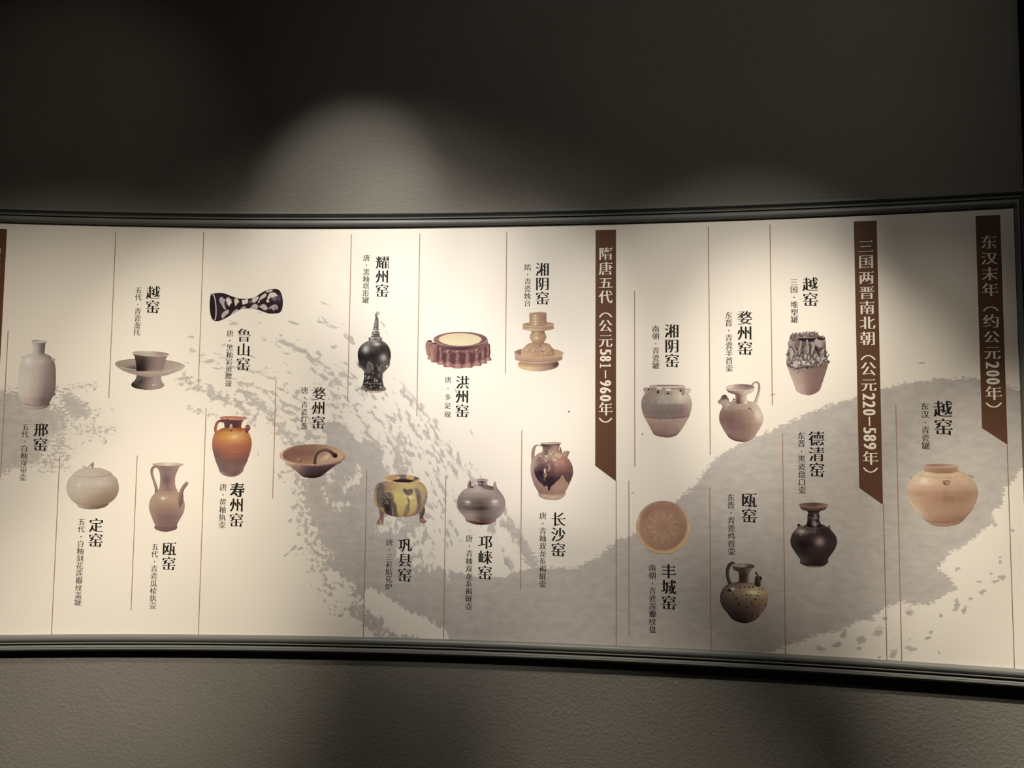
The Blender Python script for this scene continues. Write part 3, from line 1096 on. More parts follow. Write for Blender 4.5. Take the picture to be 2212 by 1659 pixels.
    def lumps(s, poly, n, r0, r1, cols, seed, dark='2a2420', flat=.8, hl=.35):
        """a heap of small rounded shaded lumps filling a polygon (applied figures, carving)"""
        rs = np.random.RandomState(seed)
        P = np.array(poly, float)
        k = 0
        while k < n:
            x, y = rs.uniform(P[:, 0].min(), P[:, 0].max()), rs.uniform(P[:, 1].min(), P[:, 1].max())
            if seg_sd(np.array([x]), np.array([y]), P)[0] < 0:
                continue
            r = rs.uniform(r0, r1)
            an = rs.uniform(0, 180)
            c = cols[rs.randint(len(cols))]
            s.ell(x + r * .18, y + r * .25, r * 1.1, r * flat * 1.1, dark, an, .75)
            s.ell(x, y, r, r * flat, c, an)
            s.glow(x - r * .3, y - r * .35, r * .5, r * .4, 'efe2cf', hl, an)
            k += 1
        return s

    def done(s, label):
        m = s.m
        nu_, nv_ = m.shape
        ins = m >= .5
        X, Y = s.A.copy(), s.B.copy()
        # pull outside grid points next to the outline onto the 0.5 contour
        ax, ay, aw = np.zeros(m.shape), np.zeros(m.shape), np.zeros(m.shape)
        Cn = s.C.copy()
        ca = np.zeros(s.C.shape)
        for di, dj in ((1, 0), (-1, 0), (0, 1), (0, -1), (1, 1), (1, -1), (-1, 1), (-1, -1)):
            mm = np.roll(m, (-di, -dj), (0, 1))
            XX, YY = np.roll(s.A, (-di, -dj), (0, 1)), np.roll(s.B, (-di, -dj), (0, 1))
            CC = np.roll(s.C, (-di, -dj), (0, 1))
            ok = (~ins) & (mm >= .5)
            f = np.where(ok, (.5 - m) / np.maximum(mm - m, 1e-3), 0)
            w = np.where(ok, 1.0 / (.2 + f) if di * dj == 0 else .35 / (.2 + f), 0)
            ax += w * (s.A + (XX - s.A) * f)
            ay += w * (s.B + (YY - s.B) * f)
            ca += w[..., None] * CC
            aw += w
        near = aw > 0
        X = np.where(near, ax / np.maximum(aw, 1e-6), X)
        Y = np.where(near, ay / np.maximum(aw, 1e-6), Y)
        Cn = np.where((near & (m < .08))[..., None], ca / np.maximum(aw, 1e-6)[..., None], Cn)
        F = grid_faces(nu_, nv_)
        keep = ins.ravel()[F].any(1)
        F = F[keep][:, ::-1]
        used = np.unique(F)
        mp = np.zeros(m.size, np.int64)
        mp[used] = np.arange(len(used))
        F = mp[F]
        px, py = s.x0 + X.ravel()[used] / s.s, s.y0 + Y.ravel()[used] / s.s
        u, v = uv(px, py)
        P = wall_xyz(u, v, PANEL_H + .00035)
        alb = lin(Cn.reshape(-1, 3)[used]) / lin(s.paper)
        gr = alb.mean(1, keepdims=True)
        alb = np.clip((gr + (alb - gr) * .88) * .83 * PAPER, .006, .92)
        me = mesh_np('vessel_picture', P, F)
        add_attr(me, 'Col', 'FLOAT_COLOR', np.column_stack([alb, np.ones(len(alb))]))
        smooth_by(me)
        return part('vessel_picture', me, M_PRINT, None, label)

# ---- white flask (top left)
p = Pic((30, 720, 170, 900), 1290, (70, 130, 850, 1530), 'bfae8c')
p.poly([(170, 1400), (185, 1450), (230, 1490), (330, 1515), (430, 1520), (540, 1505), (640, 1480), (700, 1440), (715, 1400), (600, 1340), (300, 1340)], 'b29a80', rows=[(1380, ['b8a58a', 'b39a80', '957c66', '5c4a3c']), (1520, ['a8957c', 'a48c74', '8a725e', '57463a'])])
p.body([(400, 350, 600), (412, 318, 640), (440, 235, 705), (470, 175, 742), (500, 152, 768), (560, 138, 800), (650, 112, 822), (760, 92, 834), (900, 80, 838),
        (1050, 80, 832), (1150, 88, 818), (1250, 103, 775), (1320, 128, 742), (1370, 160, 715), (1410, 210, 690), (1440, 300, 600), (1450, 380, 480)],
       [(400, ['b8a98a', 'b4a588', 'ac9a80', '8d7866', '7c6858']), (520, ['c0b092', 'c6b498', 'b6a285', '9a8470', '6f5c4c']), (700, ['bfae8e', 'bda88a', 'b09a7e', '8b7562', '6a5848']),
        (950, ['c2b391', 'bfae8f', 'ae967a', '836c5a', '685646']), (1200, ['bfb090', 'bca589', 'a58a74', '745f4f', '645244']), (1330, ['b5a384', 'ae967c', '937a66', '665344', '5c4a3c']), (1450, ['a08a72', '9a8069', '7c6553', '5a483a'])], sag=15)
p.glow(285, 560, 45, 60, 'd6bfa6', .8)
p.glow(560, 565, 22, 12, 'cdb79c', .8)
p.line([(120, 1370), (300, 1432), (450, 1445), (620, 1420), (715, 1390)], 12, '5a4638', .55, add=False, clip=True)
p.body([(160, 345, 672), (185, 366, 640), (215, 378, 628), (300, 378, 620), (360, 374, 615), (400, 350, 617), (412, 345, 620)],
       [(160, ['b09c80', 'a8967c', '8f7a66', '6a5646', '5e4c3e']), (300, ['bcab90', 'b8a78c', '94806a', '6c584a', '665444']), (410, ['bcab8e', 'b8a78c', 'a08c74', '725e4e', '6c5a4a'])])
p.ell(511, 160, 164, 22, 'a08c72', 2.5, cols=(['6b5845', '8f7d66', 'b09f84', 'a08c74'], ['b5a488', 'bfae90', 'c2b090', 'a5917a']))
p.ring(511, 160, 162, 22, 9, 'c8b698', 2.5, t0=10, t1=170)
p.poly([(740, 500), (790, 498), (823, 505), (820, 543), (780, 548), (750, 530)], '9c8570')
p.line([(775, 560), (800, 572), (820, 640), (832, 740)], 9, '3f3228', .7)
p.poly([(770, 1215), (800, 1185), (830, 1188), (828, 1215), (790, 1250), (768, 1265)], '6a5746')
p.line([(160, 468), (185, 464), (210, 455)], 8, '6c5a48', .8)
p.grain(.05).done('picture of a pale white-glazed flask with small side lugs')

# ---- cup on a saucer stand
p = Pic((240, 740, 410, 860), 2212, (110, 225, 2080, 1330), 'e0d0b4')
p.body([(700, 500, 1700), (850, 560, 1600), (905, 712, 1407), (960, 706, 1408), (1020, 690, 1412), (1080, 648, 1428), (1120, 603, 1450), (1150, 578, 1478), (1190, 571, 1496), (1220, 582, 1488), (1250, 615, 1455), (1280, 690, 1385), (1305, 800, 1280), (1328, 1000, 1130)],
       [(880, ['7c6a5c', '6a5a4c', '8a766a', '9c8478', '9a8276']), (980, ['6a5a4e', '5c4c40', '7c695e', 'a48c80', 'a58e82']), (1100, ['5c4c40', '3f3228', '8a7468', 'ab9184', 'a08578']), (1190, ['1c1410', '54463a', '8c7468', 'b1968a', '9a7e72']), (1320, ['2a201a', '6a5a50', '957c70', '9d8376', '84695c'])], sag=20)
p.poly([(113, 590), (150, 660), (270, 745), (400, 815), (560, 870), (710, 908), (900, 950), (1090, 966), (1250, 965), (1410, 945), (1600, 905), (1800, 835), (1980, 760), (2060, 690), (2068, 650), (1900, 700), (1100, 700), (300, 600)],
       'b09a84', rows=[(600, ['a08a74', 'a68f7c', 'b39c84', 'b8a48e', 'b0a08c']), (820, ['a08a76', 'a68f7c', 'b6a088', 'b49c88', 'b8a692']), (960, ['7a675a', '8d7868', 'a48c7a', 'a48c7c', 'a8947e'])])
p.ell(1090, 628, 978, 172, 'a48e78', 2.2, cols=(['a08c74', 'ab9578', '8f7a66', 'a8937e', 'b5a48e'], ['9c8876', '8c7868', '6a584a', 'b09a88', 'c0ae98']))
p.glow(640, 720, 170, 60, '54443a', .75, 5)
p.ring(1090, 628, 970, 168, 18, 'c8b49a', 2.2, .9, 5, 150)
p.ring(1090, 628, 972, 168, 14, '84705c', 2.2, .9, 190, 350)
p.poly([(1690, 815), (1740, 808), (1780, 812), (1740, 824)], '6a5848', op=.5)
p.body([(320, 610, 1610), (370, 650, 1590), (450, 675, 1548), (550, 695, 1520), (650, 707, 1490), (750, 712, 1462), (803, 718, 1452)],
       [(330, ['5a4a3e', '544438', '7d6a5c', '93796a', '8c7466']), (520, ['3a2c22', '3a2c24', '76645a', '967c6e', '90766a']), (700, ['1c120c', '2e221a', '7a665a', '92786a', '947a6c']), (800, ['1c120c', '30241c', '846e62', '997e70', '9c8274'])], sag=30)
for b in (520, 575, 640, 690, 735):
    p.line([(705, b - 8), (850, b + 6), (1080, b + 14), (1300, b + 10)], 5, '5a473a', .22, add=False, clip=True)
p.ell(1115, 312, 522, 72, 'b0a088', 3, cols=(['a59680', 'c2b49c', 'cabaa2', '9a8270', '8a7060'], ['a89880', 'b0a084', 'b5a48c', 'a88e7a', 'b8a088']))
p.ring(1115, 312, 516, 68, 17, 'd8c4a8', 3, .95, 0, 178)
p.ring(1115, 318, 505, 80, 9, '54443a', 3, .5, 30, 150, clip=True)
p.ell(1187, 1195, 32, 17, 'e6cfc0', 0)
p.grain(.05).done('picture of a pale celadon cup standing on a saucer with a flared foot')

# ---- waist drum
p = Pic((440, 610, 620, 710), 2212, (155, 165, 2110, 1040), 'd8cbb4')
top = [(200, 300), (300, 290), (420, 280), (560, 295), (700, 350), (850, 405), (950, 430), (1100, 436), (1280, 420), (1400, 370), (1500, 300), (1620, 230), (1740, 190), (1850, 176), (1940, 176)]
bot = [(2000, 205), (2050, 270), (2090, 400), (2102, 540), (2090, 680), (2050, 770), (1990, 812), (1900, 825), (1750, 828), (1620, 790), (1500, 745), (1400, 712), (1280, 690), (1150, 692), (1020, 705), (900, 755), (780, 830), (660, 905), (520, 980), (400, 1025), (330, 1032), (270, 1015), (210, 900), (172, 740), (160, 600), (170, 420), (190, 330)]
p.poly(top + bot, '2a1a20', noise=.25, nsc=3)
p.glow(400, 700, 160, 300, '3a2a30', .5)
p.glow(1240, 515, 40, 40, '8a7c84', .8)
p.glow(1880, 430, 80, 60, '9a8ea0', .75)
p.glow(2010, 420, 45, 90, '6a5e68', .7)
p.glow(590, 590, 30, 40, '4c4248', .8)
K = dict(clip=True, noise=.12, nsc=3)
for pts, c in [
    ([(485, 382), (520, 420), (578, 470), (550, 540), (560, 620), (592, 700), (575, 725), (520, 680), (480, 600), (430, 520), (415, 450), (440, 400)], 'aa9c98'),
    ([(600, 420), (630, 395), (640, 440), (665, 385), (700, 440), (740, 460), (730, 500), (760, 520), (720, 570), (690, 610), (685, 640), (650, 610), (615, 540), (595, 470)], 'd6c4ac'),
    ([(805, 445), (850, 425), (900, 435), (920, 470), (945, 520), (900, 560), (850, 630), (830, 600), (815, 520)], 'cdbba0'),
    ([(1010, 465), (1080, 460), (1165, 440), (1180, 500), (1170, 545), (1110, 570), (1040, 590), (1020, 530)], 'd8cab2'),
    ([(1300, 420), (1370, 395), (1440, 378), (1462, 395), (1440, 450), (1380, 520), (1330, 545), (1280, 510)], 'cdb9ac'),
    ([(1500, 385), (1560, 330), (1640, 290), (1668, 330), (1640, 390), (1560, 440), (1500, 470), (1480, 530), (1450, 545), (1440, 520), (1475, 450)], 'c8b2a4'),
    ([(1640, 235), (1720, 205), (1800, 192), (1835, 210), (1810, 245), (1740, 262), (1680, 268)], 'c4aea2'),
    ([(1740, 300), (1800, 268), (1880, 272), (1935, 310), (1965, 360), (1900, 375), (1850, 400), (1780, 400), (1740, 440), (1720, 470), (1748, 500), (1720, 535), (1670, 525), (1662, 490), (1690, 440), (1700, 380)], 'cfc0aa'),
    ([(1230, 670), (1300, 600), (1370, 568), (1420, 590), (1450, 640), (1420, 700), (1340, 695), (1270, 690)], 'b8a494'),
    ([(1470, 645), (1540, 590), (1610, 580), (1670, 630), (1705, 705), (1650, 740), (1600, 735), (1530, 690)], 'b8a29c'),
    ([(1735, 700), (1750, 650), (1790, 630), (1830, 600), (1900, 588), (1960, 620), (1972, 690), (1930, 720), (1880, 720), (1860, 765), (1830, 720), (1790, 690), (1755, 720)], 'a8968e'),
    ([(470, 900), (490, 830), (560, 760), (640, 725), (672, 760), (660, 820), (600, 870), (530, 940), (495, 965)], 'b0a098'),
    ([(690, 890), (760, 800), (830, 735), (900, 705), (905, 745), (850, 780), (780, 830), (710, 890)], 'b4a49e'),
    ([(945, 735), (1000, 680), (1060, 640), (1130, 655), (1090, 690), (1020, 705)], 'baa896')]:
    p.poly(pts, c, **K)
p.poly([(1880, 640), (1930, 650), (1930, 700), (1890, 690)], '6a5a58', op=.7, clip=True)
p.ell(253, 665, 92, 335, '241418', -2)
p.ring(265, 660, 62, 342, 25, 'cfc0c4', -3.5, 1, -100, 88)
p.grain(.06).done('picture of a black waist drum with pale splashed spots, lying on its side')

# ---- lidded white jar
p = Pic((130, 985, 270, 1115), 1787, (160, 170, 1630, 1475), 'dfd0b0')
p.poly([(462, 1310), (470, 1370), (540, 1420), (650, 1450), (800, 1466), (950, 1465), (1120, 1440), (1240, 1400), (1300, 1360), (1322, 1305), (1000, 1250), (600, 1250)], None,
       rows=[(1330, ['c0b090', 'b39c82', '907258', '7a6048', '6c5640']), (1465, ['b8a88a', 'a48a70', '8a6a52', '6a523c', '5c4a36'])])
p.body([(335, 620, 1100), (380, 500, 1250), (440, 410, 1380), (520, 340, 1450), (600, 258, 1545), (700, 205, 1590), (800, 175, 1615), (900, 170, 1620), (1000, 190, 1602), (1100, 235, 1560), (1200, 310, 1478), (1270, 385, 1390), (1320, 470, 1300), (1360, 600, 1180), (1385, 760, 1000)],
       [(500, ['c8b69a', 'cabaa0', 'c4b092', 'c0ac94', 'b49c82']), (700, ['c6b494', 'cbbb9d', 'c9b898', 'c2b298', 'a99074']), (900, ['c8b498', 'c6b496', 'bea88a', 'ab9274', 'a08468']), (1050, ['c2ae90', 'c0ac8e', 'b2987a', '9c7e64', '967a60']), (1200, ['b8a686', 'b69c80', 'a4866c', '967a60', '8c7056']), (1370, ['a08468', '987a62', '8d6f58', '8a6c52', '7c6248'])], sag=60)
p.poly([(350, 530), (400, 480), (480, 420), (640, 350), (800, 328), (960, 320), (1120, 335), (1250, 385), (1400, 455), (1418, 490), (1350, 530), (1200, 562), (1000, 580), (800, 582), (600, 572), (430, 550)], None,
       rows=[(340, ['c4b498', 'c2b296', 'c6b498', 'bca88e', 'b09a80']), (480, ['c8b89c', 'c8b8a0', 'cab298', 'c0aa90', 'b8a084']), (580, ['cabaa0', 'c8b89c', 'c8b296', 'c2ac90', 'b09878'])])
p.line([(372, 530), (480, 560), (640, 577), (860, 583), (1080, 570), (1280, 540), (1400, 505), (1418, 480)], [8, 10, 10, 10, 12, 12, 9, 5], ['a08c70', '98805f', '8a6e50', '846848'], .95, add=False, clip=True)
p.line([(735, 335), (800, 285), (880, 215), (905, 200)], [26, 34, 46, 50], ['bca88c', 'b09878', 'b39c80'])
p.line([(640, 290), (690, 310), (720, 335), (660, 350)], [55, 50, 30, 20], ['c2b294', 'bba88a'])
p.line([(905, 205), (895, 260), (885, 325)], [62, 60, 70], ['a88c74', '93785e', 'b49a80'])
p.glow(518, 800, 55, 45, 'e0d2b6', .9)
p.glow(1075, 725, 60, 45, 'd2c0a4', .9)
p.grain(.035).done('picture of a white round lidded jar with a twig knob')

# ---- melon ewer with long spout
p = Pic((310, 985, 420, 1160), 1043, (105, 130, 920, 1555), 'eadcc2')
p.line([(250, 228), (200, 235), (172, 300), (180, 380), (215, 500), (255, 620), (268, 700), (262, 750)], [20, 50, 60, 56, 52, 62, 66, 66], ['927870', '8a7068', 'a08678', 'a88e80', '98806e', '8a7066'], edge=('7a5f58', 'a88e80'))
p.body([(165, 180, 825), (200, 225, 760), (230, 260, 735), (270, 300, 712), (330, 328, 685), (400, 338, 660), (480, 342, 648), (560, 336, 650), (640, 326, 662), (700, 310, 695), (740, 295, 712), (765, 270, 730)],
       [(200, ['a08474', '94786c', '90786e', 'a08478', 'a68a7c']), (350, ['a08474', '8c7268', '8c746c', '9a7c70', 'a88674']), (500, ['a08474', '846a60', '7e645c', '9a786c', 'b08c7a']), (640, ['a98c76', '9c7e6c', '8c6e62', 'a07e70', 'b49278']), (760, ['b49878', 'a88a6e', '9c7c68', 'ac8a70', 'b8987a'])])
p.body([(735, 290, 690), (760, 240, 725), (800, 195, 765), (860, 155, 810), (920, 128, 832), (990, 112, 846), (1060, 112, 844), (1130, 125, 832), (1200, 150, 800), (1260, 172, 765), (1320, 195, 730), (1380, 222, 700), (1420, 240, 685), (1432, 232, 688), (1450, 222, 692), (1475, 226, 690), (1500, 250, 665), (1520, 290, 620), (1540, 360, 540), (1552, 420, 480)],
       [(760, ['b49c7c', 'b8987a', 'b8967a', 'bc987a', 'b0907a']), (880, ['b09678', 'b4967a', 'b6967a', 'bc9474', 'a88a74']), (980, ['b89a80', 'a8886c', 'a8866c', 'ac8870', 'b09078']), (1100, ['b09078', '9c7c6a', '94746a', '9a786c', 'ae8c76']), (1230, ['a88a74', '8e6e64', '886860', '8a6a62', '9a7a6c']), (1400, ['a08070', '8c6c62', '886860', '866660', '8a6a60']), (1440, ['8a6a62', '80605a', '7c5c56', '7e5e58', '7a5a54']), (1550, ['8a6a60', '80605a', '705048', '745450', '6c4e48'])], sag=40)
p.line([(310, 735), (400, 762), (500, 770), (600, 760)], 9, '8a6c5c', .9, add=False, clip=True)
p.line([(300, 722), (400, 748), (500, 757), (620, 740)], 6, 'c8a88c', .6, add=False, clip=True)
p.line([(232, 1432), (340, 1462), (460, 1472), (590, 1462), (684, 1432)], 10, '6c4e48', .5, add=False, clip=True)
p.ell(502, 170, 322, 38, 'd6b89a', 0.5, cols=(['d0b294', 'd4b89a', 'ecd8b8', 'dcc0a4', 'd8ba9c'], ['c4a488', 'd8bc9e', 'ecd8ba', 'd4b498', 'ccae92']))
p.ring(502, 174, 300, 33, 8, '8c6c5c', .5, .8, 12, 168)
p.line([(885, 560), (820, 640), (775, 740), (765, 850), (755, 960), (745, 1040)], [68, 74, 84, 110, 95, 40], ['93786c', '957a6e', '93776c', '886c60', '7a5f54', '866a5e'], edge=('a88a78', '7c6056'))
p.poly([(855, 540), (918, 562), (880, 590), (845, 560)], 'a48a7a', sm=False)
p.glow(405, 865, 45, 30, 'f4e0c2', .95)
p.glow(485, 860, 16, 26, 'd4b698', .8)
p.glow(470, 500, 60, 60, '705850', .5)
p.grain(.05).done('picture of a tan ewer with a trumpet neck, a thin strap handle and a curved spout')

# ---- orange glazed ewer
p = Pic((445, 885, 560, 1045), 1192, (130, 140, 1030, 1505), 'e0d4be')
p.line([(380, 260), (310, 250), (250, 300), (222, 380), (215, 460), (225, 540)], [60, 52, 58, 66, 62, 40], ['5c3028', '6c3a2e', '9a5f4a', 'a0603e', 'a8683c', 'a0603a'], edge=('7a4030', 'b4785a'))
p.body([(180, 300, 915), (215, 355, 865), (250, 385, 830), (300, 402, 805), (350, 412, 792), (400, 415, 792), (435, 408, 800)],
       [(200, ['7a4840', '5f343c', '603640', '6a3c40', '8a5040']), (300, ['6a4440', '5c3c44', '5a3438', '5f3236', '7a4034']), (420, ['6a3c34', '543030', '5c2c2a', '603028', '7c4028'])])
p.body([(405, 400, 790), (420, 350, 850), (450, 290, 900), (500, 220, 945), (560, 180, 980), (640, 152, 1010), (720, 140, 1024), (800, 138, 1024), (880, 145, 1010), (960, 165, 990), (1060, 190, 955), (1160, 220, 920), (1260, 262, 870), (1340, 290, 838), (1370, 298, 830), (1400, 315, 805), (1440, 355, 760), (1470, 410, 715), (1500, 500, 640)],
       [(420, ['a05a30', 'b06a34', 'b87438', 'a85c2c', '9c5628']), (500, ['b06c34', 'c8863e', 'd0924a', 'd0904c', 'b47034']), (600, ['b4703a', 'cc8a44', 'd69c52', 'd09450', 'b06c3c']), (700, ['ac6848', 'bc7848', 'c88450', 'c07a4c', 'a8623c']), (780, ['a4644a', 'b46c48', 'b4684a', 'b06644', '9a5a40']), (900, ['8a5a4c', '9c5f48', 'ac6448', 'a45e46', '985642']), (1000, ['6c5450', '8e5a48', '9a5c48', '945846', '865244']), (1120, ['74605a', '7c5a52', '80564c', '7c544c', '78524c']), (1300, ['7a6664', '785a56', '80605a', '7c5c54', '8a6658']), (1440, ['9a8886', '785a54', '765850', '704e44', '8a7060']), (1500, ['c8b8aa', 'c0a898', 'c8b09c', 'c0a890'])], sag=30, noise=.10, nsc=2)
p.line([(160, 900), (350, 985), (560, 1000), (760, 985)], 8, '743c28', .4, add=False, clip=True)
p.glow(640, 605, 55, 28, 'f2dcb4', .95)
p.glow(640, 600, 130, 90, 'e4b474', .5)
p.line([(430, 435), (560, 420), (700, 425), (800, 425)], 12, '8a3c20', .7, add=False, clip=True)
p.ell(608, 185, 306, 42, 'b8745c', 1.5, cols=(['9c5a4c', 'b06c50', 'bc7c54', 'b06a4c', 'a85f4c'], ['c48e7c', 'c8886c', 'c08060', 'bc7c68', 'c08a78']))
p.ring(608, 185, 300, 39, 10, 'd8a898', 1.5, .9, 5, 175)
p.poly([(475, 205), (505, 210), (500, 232), (470, 225)], '402028', op=.8)
p.line([(545, 480), (548, 400), (560, 345), (580, 400), (568, 480)], [40, 40, 44, 40, 36], ['7a4432', 'c8a07a', 'd8bc98', 'b48058', '6a3a2c'])
p.line([(500, 495), (570, 490)], 14, 'e0b880', .7)
p.line([(935, 395), (912, 450), (905, 520)], [120, 100, 50], ['8c4c42', '7c3e34', '8a4a38'], edge=('9a5a48', '6a3028'))
p.line([(868, 412), (925, 395), (985, 385)], 15, 'b88478')
p.line([(815, 445), (870, 510), (925, 553)], 10, 'dca868', .8)
p.line([(340, 1410), (440, 1425), (520, 1450), (560, 1480)], 12, 'a8989a', .6, clip=True)
p.grain(.05).done('picture of an orange-brown glazed ewer with a flaring mouth')

# ---- oil lamp bowl with hooped handle
p = Pic((590, 945, 760, 1045), 2212, (180, 190, 2045, 1145), 'bcb09a')
p.poly([(400, 730), (480, 820), (620, 920), (740, 1030), (810, 1085), (900, 1118), (1050, 1138), (1150, 1138), (1250, 1120), (1370, 1075), (1480, 985), (1640, 870), (1800, 750), (1900, 690), (1200, 640), (600, 660)], None,
       rows=[(760, ['a8826c', '94705c', '604840', '5c4440', '4c3634', '5c443c']), (900, ['8c6a5a', '7a5c50', '48343a', '3c2c2c', '402c2c', '4c3838']), (1030, ['7a5c50', '6c5048', '3c2a28', '30201e', '241616', '2c1c1c']), (1140, ['4a3430', '3a2624', '1c1010', '180c0c', '1c1010', '241616'])], noise=.25, nsc=2)
p.poly([(183, 520), (195, 450), (290, 370), (430, 290), (620, 235), (850, 205), (1100, 190), (1330, 195), (1560, 235), (1760, 290), (1900, 370), (2000, 450), (2040, 540), (2020, 600), (1940, 655), (1820, 715), (1650, 755), (1400, 785), (1130, 798), (880, 785), (650, 765), (430, 715), (280, 640), (205, 575)], None,
       rows=[(200, ['a88260', '8a6850', '8a684c', '9a7450', 'b08a64']), (450, ['b09070', '8c6c58', '86644c', 'a48058', 'b08c64']), (650, ['ac886c', 'a48068', 'a07c5c', 'a88460', '8c6a50']), (800, ['a07a62', 'a07a64', '9c785c', '7c5c50', '6a4c44'])])
p.poly([(272, 500), (320, 400), (480, 310), (700, 245), (950, 212), (1200, 215), (1450, 250), (1700, 320), (1870, 400), (1960, 500), (1950, 580), (1850, 640), (1650, 705), (1400, 745), (1150, 755), (850, 742), (600, 705), (420, 650), (310, 590)], None, clip=True,
       rows=[(220, ['7a5848', '7a5646', '80604c', 'a07c54', 'a8845a']), (450, ['704e40', '744e40', '7c5844', 'a88462', 'b49068']), (600, ['6c4a40', '805a44', '8c6448', 'b0886a', 'b49070']), (750, ['6a4a3c', '8c6848', 'a07850', 'ac8460', 'a88464'])], noise=.1, nsc=2)
p.glow(1480, 560, 140, 50, 'd4c0a0', .75, -35)
p.glow(1640, 340, 110, 25, 'd0b890', .7, 28)
p.glow(1330, 620, 160, 120, 'b08c6c', .6)
p.line([(230, 600), (330, 665), (480, 720), (620, 748)], 22, 'd2b49a', .65, clip=True)
p.line([(1160, 770), (1160, 690), (1165, 600), (1200, 480), (1290, 385), (1430, 335), (1560, 355), (1660, 420), (1720, 490), (1745, 510)], [120, 110, 105, 105, 105, 105, 110, 120, 135, 130],
       ['503834', '503834', '583e38', '5c4038', '6a4c3c', '6c4e3c', '5c4038', '3c2824', '2c1c1a'], edge=('2c1a18', 'a88462'))
p.poly([(1120, 754), (1210, 754), (1280, 790), (1130, 797), (1060, 790)], 'a07c60', sm=False)
p.ell(1752, 505, 48, 62, '1c0e0e', 25)
p.glow(722, 618, 36, 30, 'a88878', .9)
p.glow(760, 655, 26, 24, '482e28', .8)
p.line([(820, 745), (1000, 762), (1200, 765), (1400, 750), (1620, 715)], 12, 'c0a07c', .6, clip=True)
p.grain(.08).done('picture of a brown bowl lamp with a hooped handle inside')

# ---- black pagoda-shaped jar
p = Pic((750, 660, 870, 860), 995, (160, 105, 795, 1570), 'e6dcc8')
G_ = ['1a1614', '3a3431', '6b635c', '8a8078', '4a4440', 'b0a598']
p.body([(1210, 300, 640), (1300, 300, 630), (1380, 285, 640), (1440, 270, 660), (1480, 240, 690), (1500, 255, 700), (1530, 320, 660), (1560, 400, 560)], [(1200, ['2c2624', '4c4440', '2a2422', '4a4440', '3a3430']), (1400, ['3a3430', '1c1614', '2c2624', '2a2422', '4c4440']), (1500, ['a49888', '5c544c', '2a2422', '4c443e', '8c8070']), (1560, ['c0ac94', 'cdb79c', 'd0baa0', 'b8a48c'])], noise=.5, nsc=2)
p.lumps([(305, 1260), (620, 1260), (640, 1400), (690, 1490), (560, 1540), (330, 1530), (240, 1480), (290, 1380)], 80, 7, 20, G_, 4, dark='0c0a09', hl=.12)
p.line([(290, 1390), (400, 1400), (500, 1395), (640, 1385)], 12, '9a9086', .7)
p.line([(180, 1505), (210, 1500)], 12, '6a6058', .8)
p.line([(330, 1545), (450, 1535), (560, 1545), (620, 1530)], 14, 'd0bca2', .85)
p.body([(610, 420, 580), (640, 360, 645), (680, 290, 700), (740, 232, 745), (800, 200, 770), (860, 190, 782), (920, 190, 782), (980, 200, 770), (1040, 215, 755), (1100, 245, 730), (1160, 290, 680), (1210, 320, 640), (1250, 360, 600)],
       [(630, ['6a645e', '807870', '6a625c', '5c5450', '7a726a']), (760, ['3a3634', '4a4440', '4c4644', '2c2826', '3a3430']), (900, ['1a1614', '1c1816', '1e1a18', '1a1614', '2c2624']), (1050, ['3a3430', '2a2624', '2c2826', '3c3632', '5c544c']), (1250, ['4c4640', '2c2826', '1a1614', '4a443e', '6c645c'])], noise=.25, nsc=2)
p.glow(335, 780, 62, 78, 'cfc4bc', .9, 10)
p.glow(528, 690, 62, 36, 'd8cec6', .9, 8)
p.glow(650, 935, 55, 62, 'd0c6be', .95)
p.glow(640, 930, 100, 90, '8a8078', .5)
for pts in [[(168, 970), (215, 1060), (300, 1130), (335, 1210), (260, 1130), (205, 1080)], [(350, 1180), (355, 1080), (390, 1000), (430, 1060), (440, 1150), (400, 1220)],
            [(430, 1020), (465, 1080), (460, 1160), (440, 1100)], [(580, 1160), (600, 1070), (670, 1010), (715, 1030), (690, 1120), (620, 1190)],
            [(770, 1010), (755, 1080), (700, 1150), (640, 1210), (690, 1120), (720, 1060)], [(525, 1055), (560, 1100), (572, 1170), (545, 1140)]]:
    p.poly(pts, '5c554e', noise=.4, nsc=2)
    p.line(pts[:4], 7, 'a89e92', .75, add=False, clip=True)
p.line([(575, 1075), (600, 1060), (640, 1020), (690, 1000), (715, 1030)], 6, '1c1816', .8, clip=True)
p.ell(712, 1090, 15, 22, 'd8d0c4', 30)
p.lumps([(330, 1180), (600, 1180), (600, 1290), (320, 1290)], 22, 7, 16, G_, 9, dark='0c0a09', hl=.12)
p.body([(565, 390, 610), (580, 382, 625), (610, 388, 622), (635, 395, 612), (645, 430, 580)], [(560, ['8a827c', 'd0c8c0', '8a827c', 'b4aca4', '8a827a']), (600, ['4c4642', '9a928a', '5a5450', '8a827c', '5c5450']), (640, ['6a645e', 'c0b8b0', 'c8c0b8', '7a726c', '5c5450'])], sag=10)
p.poly([(435, 500), (470, 480), (570, 480), (590, 500), (575, 520), (585, 560), (430, 560), (450, 520)], '5c5650')
for (y, h) in [(500, 74), (430, 60), (372, 50), (328, 44), (290, 38), (255, 34)]:
    k = y / 500.0
    cx = 512 + (500 - y) * .08
    p.body([(y - 46, cx - h * .72, cx + h * .66), (y - 14, cx - h * .84, cx + h * .78), (y, cx - h * 1.02, cx + h), (y + 12, cx - h * .8, cx + h * .8)],
           [(y - 46, ['3a3532', '77706a', '4c4642', '6c655f']), (y - 8, ['6a635e', 'c4bbb2', '77706a', '9a9088']), (y + 10, ['2c2826', '4a4440', '3a3532', '4a4440'])], sag=4)
p.line([(520, 250), (530, 190), (545, 150)], [30, 22, 14], ['5c5650', '7a726c', '8a8078'])
p.line([(500, 270), (508, 210), (500, 165), (512, 155), (520, 200)], 9, '6c655f')
